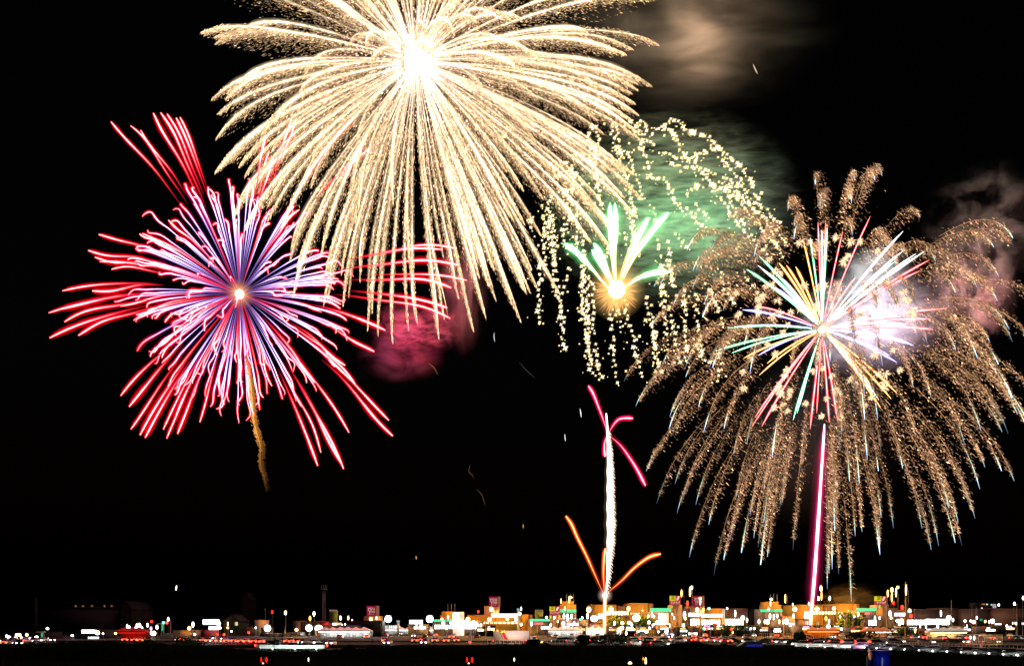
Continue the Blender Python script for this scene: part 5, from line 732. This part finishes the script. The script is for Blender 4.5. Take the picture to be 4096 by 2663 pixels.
# ---- tents
CAN = {'w': pmat('white_canvas', (.8, .8, .78), .9), 'g': pmat('grey_canvas', (.36, .36, .38), .9), 'r': pmat('red_canvas', (.55, .03, .02), .9), 'o': pmat('orange_canvas', (.6, .2, .04), .9)}
PROTO = {}
def tent_proto(c, lc, s_):
    if (c, lc, s_) in PROTO: return copy_tree(PROTO[c, lc, s_])
    e = bpy.data.objects.new('festival_tent', None); COL.objects.link(e); w = 2.6
    m = MB(); V = [(-w, -2, 2.5), (w, -2, 2.5), (w, 2, 2.5), (-w, 2, 2.5), (0, 0, 3.8), (-w, -2, 2.1), (w, -2, 2.1), (w, 2, 2.1), (-w, 2, 2.1)]
    m.add(V, [(0, 1, 4), (1, 2, 4), (2, 3, 4), (3, 0, 4)]); m.add(V, [(0, 5, 6, 1), (1, 6, 7, 2), (2, 7, 8, 3), (3, 8, 5, 0)]); m.build('canopy', CAN[c], e)
    for x in (-w + .05, w - .05):
        for y in (-1.95, 1.95): m = MB(); m.tube([(x, y, 0), (x, y, 2.45)], .04, 1, 5); m.build('leg', POLE, e)
    m = MB(); m.box(-w * .8, w * .8, -.9, -.7, 2.0, 2.16); m.build('lamp_tube', emat(CLR[lc], s_), e)
    m = MB(); m.box(-w * .9, w * .9, -1.6, -.9, .75, .8); [m.box(x - .03, x + .03, -1.5, -1.0, 0, .75) for x in (-w * .85, w * .85)]; m.build('table', CAN['w'], e)
    m = MB(); m.box(-w, w, 1.9, 1.95, .1, 2.5); m.build('back_sheet', CAN[c if c != 'g' else 'w'], e)
    PROTO[c, lc, s_] = e; return e
for us_, vb, c, lc, s_, lab, wl in [((1300, 1332, 1362, 1392, 1424, 1456), 2549, 'w', 'w', 26, 'white lit festival tent in the left stall row before the short cylinder tower', 5000), ((1345, 1382, 1418), 2538, 'w', 'c', 26, 'white lit festival tent in the back row behind the left stalls', 0), ((2340, 2368, 2396, 2424, 2452, 2480), 2541, 'w', 'w', 30, 'white lit festival tent in the row at the fountain foot', 6000), ((2218, 2246, 2276, 2304), 2545, 'w', 'w', 26, 'white lit festival tent between the lorry cab and the fountain', 4000), ((2000, 2034, 2068, 2100), 2524, 'g', 'b', 10, 'grey festival tent above the big white lorry', 2500), ((500, 528, 556), 2556, 'r', 'r', 3, 'red festival tent under the white lanterns at left', 700), ((2858,), 2541, 'r', 'a', 8, 'red and orange lit festival tent alone before the brown hall', 900), ((3250, 3290, 3330), 2548, 'o', 'a', 9, 'orange lit festival tent below the comet foot', 1600), ((3478, 3506, 3534), 2552, 'o', 'w', 14, 'pale lit festival tent before the far right store', 1200), ((3745, 3775, 3805, 3835), 2556, 'w', 'f', 20, 'warm lit festival tent left of the lit fence', 1500), ((1560, 1600, 1640, 1680, 1720), 2536, 'w', 'w', 12, 'small white lit tent in the line left of the grey post', 1200)]:
    Y = dist(vb)
    for i, u in enumerate(us_):
        e = tent_proto(c, lc, s_); e.location = ((u - CX) / F * Y, Y, 0); e.rotation_euler = (0, 0, rng.uniform(-.12, .12)); tag(e, lab, 'tent', lab.replace('festival tent', 'tents')[:60])
        sc = 1.15 if len(us_) > 1 else 1.6; e.scale = (sc, sc, sc)
        if wl and i % 2 == 0: lamp_light('tent_light', (0, -.8, 1.7), CLR[lc], wl / 7, e, .4)

# ---- vehicles
GLASS = pmat('car_glass', (.01, .012, .015), .1, 0, .05, 1, .6); TYRE = pmat('tyre_rubber', (.02, .02, .02), .8); RIM = pmat('rim_metal', (.4, .4, .42), .35, .8)
PAINTS = {'silver': pmat('silver_paint', (.42, .43, .45), .3, .5, .05), 'dark': pmat('dark_paint', (.03, .03, .035), .3, .2, .05), 'white': pmat('white_car_paint', (.7, .7, .7), .3, 0, .05), 'blue': pmat('blue_paint', (.04, .06, .2), .3, .2, .05)}
def wheels(e, xs_, half, r):
    for x in xs_:
        for sy in (-1, 1):
            m = MB(); m.tube([(x, sy * (half - .2), r), (x, sy * half, r)], r, 1, 14); w = m.build('wheel', TYRE, e); m = MB(); m.tube([(x, sy * (half - .02), r), (x, sy * (half + .02), r)], r * .6, 1, 10); m.build('rim', RIM, w)
def lens(e, name, x, y, z, w, h, col, s_, d=.06):
    m = MB(); m.ball((x, y, z), 1, 0, seg=8, rings=6, sq=(d, w / 2, h / 2)); m.build(name, emat(col, s_), e)
def loft(m, secs):                                   # sections of (x, half-width, z0, z1) -> closed hull
    V = []
    for x, hw, z0, z1 in secs: V += [(x, -hw, z0), (x, hw, z0), (x, hw * .94, z1), (x, -hw * .94, z1)]
    q = [(0, 1, 2, 3)]; n = len(secs)
    for i in range(n - 1):
        for j in range(4): q.append((4 * i + j, 4 * i + (j + 1) % 4, 4 * i + 4 + (j + 1) % 4, 4 * i + 4 + j))
    q.append(tuple(4 * n - 4 + j for j in (3, 2, 1, 0))); m.add(V, q)
def car_proto(paint, lit):
    e = bpy.data.objects.new('car', None); COL.objects.link(e)
    m = MB(); loft(m, [(-2.15, .7, .42, .85), (-2.05, .82, .3, .98), (-1.2, .86, .25, 1.0), (1.0, .86, .25, .95), (1.9, .82, .28, .8), (2.15, .68, .38, .68)]); m.build('body', PAINTS[paint], e)
    m = MB(); loft(m, [(-1.95, .7, .95, 1.0), (-1.45, .72, .95, 1.42), (.2, .72, .95, 1.46), (1.05, .74, .92, .97)]); c = m.build('cabin_glass', GLASS, e); m = MB(); loft(m, [(-1.5, .64, 1.42, 1.46), (-1.2, .66, 1.43, 1.5), (.15, .66, 1.45, 1.51), (.3, .6, 1.42, 1.46)]); m.build('roof', PAINTS[paint], c)
    wheels(e, (-1.3, 1.35), .84, .31)
    for sy in (-1, 1):
        lens(e, 'headlight', 2.1, sy * .58, .64,   .5, .26, (1, .97, .9), 80 if lit in 'HB' else .05, .1); lens(e, 'taillight', -2.12, sy * .6, .8, .55, .36, (1, .03, .012), 24 if lit in 'TB' else .3, .1)
    if lit in 'TB': m = MB(); m.box(-2.0, -1.94, -.25, .25, 1.0, 1.07); m.build('brake_light', emat((1, .05, .02), 14), e)
    return e
def put_cars(spots, label, group, lit, paints=('dark', 'silver', 'white'), jit=10):
    for i, (u, v, hd) in enumerate(spots):
        key = ('car', paints[i % len(paints)], lit)
        if key in PROTO: e = copy_tree(PROTO[key])
        else: e = PROTO[key] = car_proto(key[1], lit)
        Y = dist(v); e.location = ((u - CX) / F * Y, Y, .01); e.rotation_euler = (0, 0, math.radians(hd + rng.uniform(-jit, jit))); tag(e, label, 'car', group)
put_cars([(u, v, 118) for u, v in ((716, 2566), (742, 2567), (805, 2569), (833, 2570), (872, 2571), (900, 2572), (924, 2572), (958, 2573), (985, 2574), (1012, 2575), (1038, 2575), (1136, 2573), (1160, 2574), (1190, 2574))], 'car with glaring red tail lights in the long left queue', 'cars queueing with red tail lights at left', 'B')
put_cars([(u, v, 118) for u, v in ((500, 2567), (535, 2568), (560, 2568))], 'dark car with amber and red lights below the red tents', 'cars below the red tents', 'T')
put_cars([(u, v, -95) for u, v in ((1214, 2577), (1258, 2578), (1325, 2580), (890, 2560), (850, 2558))], 'car facing the camera with white headlights at the left road bend', 'cars with headlights at the left bend', 'H')
put_cars([(u, v, hd) for u, v, hd in ((1062, 2594, 15), (1110, 2595, 185), (1162, 2595, 185), (1215, 2595, 185), (1268, 2595, 185))], 'car in the near white line of traffic at lower left', 'cars in the near lower left line', 'B', ('white', 'silver'))
put_cars([(u, v, 95) for u, v in ((1536, 2570), (1662, 2570), (1680, 2568), (1742, 2570), (1785, 2571), (1820, 2569), (2100, 2574))], 'dark car with round red tail lights right of the left bend', 'dark cars with red tail lights in the middle', 'T', ('dark',))
put_cars([(u, v, -100) for u, v in ((1700, 2577), (1552, 2578))], 'car with one glaring white headlight among the dark middle cars', 'glaring cars in the middle', 'H', ('dark',))
put_cars([(u, v, 172) for u, v in ((2235, 2570), (2275, 2570), (2330, 2571), (2372, 2571), (2425, 2572))], 'car with red tail lights on the road right of the lorry', 'cars on the road below the fountain tents', 'B')
put_cars([(u, v, 175) for u, v in ((2260, 2566), (2310, 2566), (2360, 2566), (2412, 2566), (2470, 2567), (2530, 2567), (2590, 2567), (2650, 2567), (2710, 2567))], 'car with red tail lights in the far lane below the fountain tents', 'cars in the far lane below the fountain', 'B')
put_cars([(u, v, -5) for u, v in ((2935, 2571), (3000, 2571), (3215, 2574), (3260, 2575), (3350, 2576), (3400, 2577), (3450, 2577), (3510, 2578))], 'car with lit lamps in the far lane right of the van', 'cars in the far lane right of the van', 'B')
put_cars([(u, v, -20) for u, v in ((2470, 2578), (2500, 2578), (2560, 2580), (2600, 2582), (2640, 2583))], 'car with white headlights in the bright line right of the fountain foot', 'cars in the bright line right of the fountain', 'B', ('white', 'silver'))
put_cars([(u, v, 105) for u, v in ((2764, 2568), (2784, 2562), (2800, 2569), (2822, 2564), (2850, 2568), (2880, 2570), (2905, 2573))], 'car with red tail lights in the tight queue left of the van', 'cars queueing left of the van', 'B')
put_cars([(u, v, 172) for u, v in ((3055, 2573), (3095, 2573), (3135, 2574), (3172, 2575))], 'car with red and white lights between the van and the right road', 'cars right of the van', 'B')
put_cars([(u, v, -40) for u, v in ((3297, 2570), (3318, 2570), (3585, 2573), (3704, 2575), (3824, 2574), (3840, 2574), (3965, 2573))], 'car with bluish white headlights behind the right line of traffic', 'cars with headlights behind the right line', 'H', ('dark', 'silver'))
line = [(3205 + 58 * i, 2585 + 3.2 * i - (1.2 if i < 6 else 0)) for i in range(17)]
put_cars([(u, v, 156 if u > 3500 else 175) for u, v in line], 'car in the near right line of traffic with glowing white and red lights', 'cars in the near right line', 'B', ('white', 'silver', 'dark'), 3)
put_cars([(u, v, rng.choice([95, -85])) for u, v in ((3590, 2552), (3660, 2556), (3690, 2556), (3760, 2560), (3778, 2560), (3832, 2558), (3855, 2558), (3957, 2558), (3975, 2558), (4085, 2560), (4060, 2560))], 'car with orange red tail lights below the lit fence at right', 'cars below the lit fence at right', 'T', ('dark', 'silver'))
put_cars([(u, v, hd) for u, v, hd in ((10, 2570, -80), (25, 2580, 95), (42, 2576, -95), (78, 2580, -70), (102, 2570, 95), (48, 2568, -90), (135, 2568, -90), (168, 2567, -90), (205, 2566, -60))], 'car with lit lamps parked in the far left lot', 'cars in the far left lot', 'B', ('dark', 'silver', 'blue'))
pk = []
for r_, vb in enumerate((2546, 2552, 2538)):
    for u in range(1360, 4060, 92 + 17 * r_): pk.append((u + rng.uniform(-20, 20), vb + rng.uniform(-1.5, 1.5), rng.choice([90, -90])))
put_cars([p for i, p in enumerate(pk) if i % 3 == 0], 'parked car with lights on in the lot rows behind the road', 'lit cars in the car park', 'H', ('silver', 'white', 'dark')); put_cars([p for i, p in enumerate(pk) if i % 3 == 1], 'parked car showing red tail lights in the lot rows behind the road', 'red lit cars in the car park', 'T', ('dark', 'white')); put_cars([p for i, p in enumerate(pk) if i % 3 == 2], 'unlit parked car in the lot rows behind the road', 'unlit cars in the car park', 'x', ('silver', 'white', 'dark'))
# box lorry
Y = 236; k = Y / F; zg = EYE + (VH - 2570) * k; X = lambda u: (u - 2080) * k; Zz = lambda v: EYE + (VH - v) * k
e = empty('box_lorry', ((2080 - CX) * k, Y, 0), 'big white box lorry with a red slanted stripe, lit orange from below', 'lorry')
m = MB(); m.box(X(1974), X(2117), 0, 2.4, .95, Zz(2521)); bx = m.build('cargo_box', pmat('lorry_white', (.72, .7, .7), .5, 0, .06), e)
m = MB(); a, b_ = Zz(2522), Zz(2556); m.add([(X(2003), -.02, a), (X(2014), -.02, a), (X(2032), -.02, b_), (X(2018), -.02, b_)], [(0, 1, 2, 3)]); m.build('red_stripe', pmat('red_livery', (.5, .02, .02)), bx); m = MB(); m.add([(X(1994), -.02, a), (X(1998), -.02, a), (X(2016), -.02, b_), (X(2012), -.02, b_)], [(0, 1, 2, 3)]); m.build('grey_stripe', pmat('grey_livery', (.25, .25, .26)), bx)
m = MB(); [m.flecks(np.array([[X(2012 + dx), -.05, Zz(2524 + dy)]]), np.array([[.5 * math.cos(q), 0, .5 * math.sin(q)]]), .16) for q, dx, dy in ((0, 0, 0), (.9, 3, -1), (2.1, -3, 1), (2.6, 5, 1), (.4, -5, 3))]; m.build('flower_emblem', emat((1, .7, .05), 1.6), bx)
m = MB(); loft(m, [(X(2120), 1.05, .6, Zz(2543)), (X(2142), 1.05, .6, Zz(2542)), (X(2150), 1.0, .6, Zz(2556)), (X(2153), .95, .6, Zz(2562))]); cb = m.build('cab', MATS['lorry_white'], e, None); cb.location = (0, 1.2, 0)
m = MB(); m.box(X(2130), X(2145), -.02, .0, Zz(2556), Zz(2546)); sw = m.build('side_window', GLASS, cb); sw.location = (0, -1.06, 0)
m = MB(); m.box(X(1976), X(2148), .3, 2.1, .6, .9); m.build('chassis', HOUS, e)
for x in (X(1990), X(2005), X(2140)): m = MB(); m.tube([(x, 0, .5), (x, .3, .5)], .5, 1, 14); w = m.build('wheel', TYRE, e); m = MB(); m.tube([(x, -.03, .5), (x, .02, .5)], .28, 1, 10); m.build('rim', RIM, w)
lens(e, 'headlight', X(2154), .4, 1.0, .4, .35, (1, .75, .35), 40, .15); lens(e, 'taillight', X(1973), .3, 1.0, .3, .4, (1, .03, .02), 12, .1)
for u in (1974, 1990): m = MB(); m.ball((X(u), -.1, Zz(2520)), .13); m.build('marker_lamp', emat((1, .5, .1), 8), e)
lamp_light('lorry_fill_light', (X(2050), -7, 1.2), (1, .5, .25), 2600, e, 1.5); lamp_light('lorry_fill_light', (X(2085), -9, 6.5), (1, .75, .75), 3200, e, 1.5)  # unseen lamps added to brighten the lorry
# van
Y = 150; k = Y / F; e = empty('van', ((2995 - CX) * k, Y, 0.6), 'pale roofed van with blue lit windows behind the dark grass', 'van'); X = lambda u: (u - 2995) * k; Zz = lambda v: EYE - .6 + (VH - v) * k
m = MB(); loft(m, [(X(2943), .8, .4, Zz(2586)), (X(2960), .9, .35, Zz(2577)), (X(2975), .9, .35, Zz(2574)), (X(3040), .9, .35, Zz(2574)), (X(3047), .88, .4, Zz(2578))]); m.build('body', PAINTS['silver'], e)
m = MB(); loft(m, [(X(2965), .8, Zz(2574.5), Zz(2573)), (X(2982), .82, Zz(2574.5), Zz(2563)), (X(3038), .82, Zz(2574.5), Zz(2562)), (X(3044), .8, Zz(2574.5), Zz(2566))]); m.build('roof', pmat('van_roof', (.34, .4, .44), .5), e)
for a, b_ in ((2984, 2996), (2998, 3012), (3014, 3028), (3030, 3042)): m = MB(); m.box(X(a), X(b_), -.93, -.89, Zz(2584), Zz(2575.5)); m.build('side_window', emat((.02, .02, .3), .9), e)
wheels(e, (X(2962), X(3032)), .9, .34); lens(e, 'headlight', X(2943), -.6, .9, .3, .25, (.8, .8, 1), .8)
lamp_light('van_lamp', (X(3010), -4, 4.5), (.6, .75, 1), 14, e, .4)
# dark hatchback before the lorry
Y = 150; e = car_proto('dark', 'x'); e.location = ((2148 - CX) / F * Y, Y, 1.25); e.rotation_euler = (0, 0, math.radians(12)); tag(e, 'dark hatchback on the bank in front of the lorry cab, one amber lamp lit', 'car'); lens(e, 'amber_lamp', .6, -.9, 1.05, .25, .2, (1, .5, .1), 14, .12)
# blue field toilet
Y = 108; k = Y / F; s = Site('portable_toilet', 3528, Y, 'bright blue portable toilet standing in the dark grass at the bottom', 'portable toilet'); BL = pmat('blue_plastic', (.015, .03, .6), .5, 0, .25, 6)
s.box('cabin', 3495, 3560, 2606, None, BL, 0, 1.6); s.box('door', 3516, 3554, 2613, 2668, pmat('blue_door', (.012, .03, .7), .5, 0, .3, 9), -.04, 0); s.box('handle_strip', 3525, 3531, 2628, 2664, pmat('pale_strip', (.8, .7, .85)), -.07, -.04); s.box('roof', 3493, 3562, 2600, 2606, BL, -.06, 1.66)
lamp_light('toilet_fill_light', (s.X(3528), -2.2, s.Zz(2640)), (.75, .8, 1), 45, s.e, .2)  # unseen lamp added in front to brighten the blue cabin
s = Site('marker_stake', 3468, Y, 'thin pale green stake left of the blue toilet', 'stake'); s.box('stake', 3465.5, 3469, 2622, None, pmat('pale_stake', (.4, .55, .35)), 0, .05); s.box('stake_cap', 3465, 3469.5, 2620, 2622, POLE, -.01, .06)

# ---- fences
def fence(pts, h, label, mat, spacing=1.2, slat=.05, name='fence', rails=2):
    p0 = pts[0]; e = empty(name, (p0[0], p0[1], 0), label, 'fence'); P = np.array(pts) - p0; d = np.concatenate([[0], np.cumsum(np.linalg.norm(np.diff(P, axis=0), axis=1))]); n = max(2, int(d[-1] / spacing)); t = np.linspace(0, d[-1], n)
    x, y = np.interp(t, d, P[:, 0]), np.interp(t, d, P[:, 1]); m = MB()
    for a, b_ in zip(x, y): m.box(a - slat, a + slat, b_ - slat, b_ + slat, .02, h * .95)
    m.build('slats', mat, e)
    for i in range(rails): m = MB(); z = h * (1 - i * .7); m.tube([(a, b_ - slat, z) for a, b_ in zip(x, y)], slat * 1.2, 1, 5); m.build('rail', mat, e)
    return e
g = lambda u, Y: ((u - CX) / F * Y, Y)
WF = pmat('white_rail', (.7, .68, .64), .5)
fence([g(1950, 228), g(2300, 228), g(2700, 228)], 1.3, 'grey slat roadside fence in front of the lorry and the fountain road', WF, 1.0)
fence([g(3036, 268), g(3090, 266), g(3130, 270), g(3185, 267)], 2.6, 'wavy orange lit slat fence left of the comet foot', pmat('tan_slat', (.6, .42, .25)), .6, .06); fence([g(3190, 270), g(3350, 272), g(3420, 268)], 2.4, 'orange lit slat fence below the comet tents', MATS['tan_slat'], .7, .06)
fence([g(3868, 240), g(3940, 236), g(4010, 240)], 2.6, 'pale lit slat fence behind the grey post at right', WF, .5, .06); fence([g(720, 246), g(900, 244), g(1100, 242)], 1.1, 'white lit roadside fence under the left red queue', WF, .9); fence([g(3180, 252), g(3500, 230), g(3900, 196), g(4140, 180)], 1.0, 'dim mesh fence behind the right line of traffic', WF, 1.1, .03)
for u, Y, c, w in ((3080, 258, 'a', 900), (3150, 258, 'a', 700), (3260, 262, 'a', 1500), (3350, 262, 'a', 1200), (3930, 226, 'f', 800), (3880, 226, 'r', 500), (840, 236, 'w', 500), (940, 236, 'r', 500), (2560, 219, 'w', 700), (2640, 219, 'f', 600), (3990, 226, 'f', 600)):  # made-up low lamps, added to brighten the fences
    x, y = g(u, Y); e = empty('added_bollard_lamp', (x, y, 0), 'made-up bollard lamp added to light the roadside fences', 'bollard lamp', 'added low lamps along the fences'); m = MB(); m.tube([(0, 0, 0), (0, 0, .8)], .08, 1, 8); m.build('post', POLE, e); m = MB(); m.ball((0, 0, .92), .16, sq=(1, 1, .8)); m.build('bulb', emat(CLR[c], 6), e); lamp_light('added_bollard_light', (0, 0, 1.5), CLR[c], w * 2, e, .3)
# rails added in place of traffic light streaks, lit by added lamps
def guard(pts, label):
    p0 = pts[0]; e = empty('streak_rail', (p0[0], p0[1], 0), label, 'guard rail', 'added rails standing in for light streaks'); P = np.array(pts) - p0; c = spline(np.c_[P, np.full(len(P), .7)], 60); m = MB()
    for dz in (-.19, .19): m.tube(c + np.array([0, 0, dz]), .19, 1, 6)
    m.build('beam', WF, e)
    for q in c[::3]: m = MB(); m.tube([(q[0], q[1] + .2, 0), (q[0], q[1] + .2, .75)], .06, 1, 6); m.build('post', POLE, e)
    return e
guard([g(3180, 200), g(3450, 189), g(3700, 168), (g(4130, 140))], 'added white rail standing in for the light streak of the right line'); guard([g(1040, 181), g(1170, 181), g(1300, 181)], 'added white rail standing in for the lower left light streak')
for u, Y, c, w in ((1090, 177, 'c', 160), (1180, 177, 'c', 240), (1265, 177, 'c', 200), (3230, 194, 'w', 260), (3300, 191, 'w', 260), (3380, 188, 'w', 260), (3470, 184, 'p', 260), (3560, 177, 'w', 260), (3640, 170, 'p', 220), (3730, 161, 'b', 220), (3830, 155, 'b', 160), (3960, 147, 'r', 120), (4050, 142, 'w', 100)):  # made-up low lamps, added to brighten the stand-in rails
    x, y = g(u, Y); e = empty('added_kerb_lamp', (x, y, 0), 'made-up kerb lamp added to light a white stand-in rail', 'kerb lamp', 'added low lamps before the stand-in rails'); m = MB(); m.tube([(0, 0, 0), (0, 0, .35)], .07, 1, 8); m.build('post', POLE, e); m = MB(); m.ball((0, .02, .45), .14, sq=(1.3, 1, .7)); m.build('bulb', emat(CLR[c], 10), e); lamp_light('added_kerb_light', (0, -1.2, .9), CLR[c], w * 7, e, .2)

# ---- people
def person(u, vt, Y, z0, label, coat, pose=0):
    k = Y / F; H = 1.68; e = empty('person', ((u - CX) / F * Y, Y, z0), label, 'person'); V = [(0, 0, .92), (0, 0, 1.18), (0, 0, 1.4), (0, 0, 1.5), (0, -.02, 1.6), (-.2, 0, 1.38), (-.27, -.04, 1.12), (-.24, -.12, .88), (.2, 0, 1.38), (.27, -.03, 1.12), (.25, -.14 - pose * .1, .9 + pose * .3), (-.1, 0, .88), (-.11, -.02, .48), (-.12, 0, .06), (-.13, -.14, .03), (.1, 0, .88), (.12, -.04 * (1 + pose), .48), (.13, .04, .06), (.14, -.1, .03)]
    E = [(0, 1), (1, 2), (2, 3), (3, 4), (2, 5), (5, 6), (6, 7), (2, 8), (8, 9), (9, 10), (0, 11), (11, 12), (12, 13), (13, 14), (0, 15), (15, 16), (16, 17), (17, 18)]
    R = [.15, .15, .16, .06, .1, .07, .05, .04, .07, .05, .04, .1, .07, .05, .04, .1, .07, .05, .04]
    me = bpy.data.meshes.new('body'); me.from_pydata(V, E, []); o = link('body', me, e); me.materials.append(coat); s_ = o.modifiers.new('skin', 'SKIN'); o.modifiers.new('smooth', 'SUBSURF').render_levels = 1
    for i, r in enumerate(R): me.skin_vertices[0].data[i].radius = (r, r * .8)
    me.skin_vertices[0].data[0].use_root = True
    m = MB(); m.ball((0, .01, 1.66), .115, 0, sq=(1, 1.1, .95)); m.build('hair', pmat('dark_hair', (.02, .015, .012)), e, smooth=True)
person(2513, 2550, 205, 0.05, 'person in a pale jacket standing by the bright road right of the fountain', pmat('pale_jacket', (.6, .45, .33)), 1); person(1958, 2576, 150, .5, 'person in dark clothes and pale trousers standing left of the lorry', pmat('dark_coat', (.06, .08, .1))); person(3518, 2556, 225, .05, 'person in dark clothes before the lit tents at far right', pmat('dark_jacket', (.05, .045, .05)), 1)

# ---- bushes and trees
for u, vt, w, Y, lab, tr in [(745, 2552, 110, 200, 'green lit hedge bush below the container hall', 0), (600, 2560, 90, 190, 'dark bush left of the green lit hedge', 0), (1090, 2555, 50, 205, 'dark round bush in front of the left red queue', 0), (1390, 2578, 50, 150, 'small greenish bush below the white stalls', 0), (2430, 2535, 170, 215, 'dark ragged bush below the fountain foot', 0), (2330, 2540, 80, 217, 'dark leafy bush right of the tents by the lorry', 0), (2770, 2562, 130, 140, 'dark bush left of the van', 0), (2895, 2563, 44, 142, 'round dark bush just left of the van', 0), (3205, 2528, 40, 235, 'dark bush under the comet foot', 0), (3440, 2527, 90, 250, 'dark round tree before the tents at far right', 1), (2450, 2458, 190, 431, 'dark tree crown before the windows of the fountain mall', 1), (2550, 2466, 120, 429, 'dark tree crown behind the right fountain flood lamp', 1), (3390, 2452, 110, 431, 'dark tree crown below the last yellow box of the comet mall', 1), (2945, 2500, 150, 398, 'dark trees in front of the brown hall, low and wide', 1), (3625, 2510, 120, 380, 'dark trees under the far right shopfront', 1)]:
    bush(u, vt, w, Y, lab, 700 if tr else 900, None, 'tree' if tr else 'bush', bool(tr))
x, y = g(745, 194); e = empty('spot_light', (x, y, 0), 'small ground spot light on the green hedge', 'spot light'); m = MB(); m.tube([(0, 0, 0), (0, 0, .3)], .06, 1, 6); m.build('post', POLE, e); m = MB(); m.ball((0, 0, .38), .12); m.build('bulb', emat(CLR['y'], 4), e); lamp_light('hedge_light', (0, -1.5, 2.4), (.85, 1, .5), 90, e, .3)
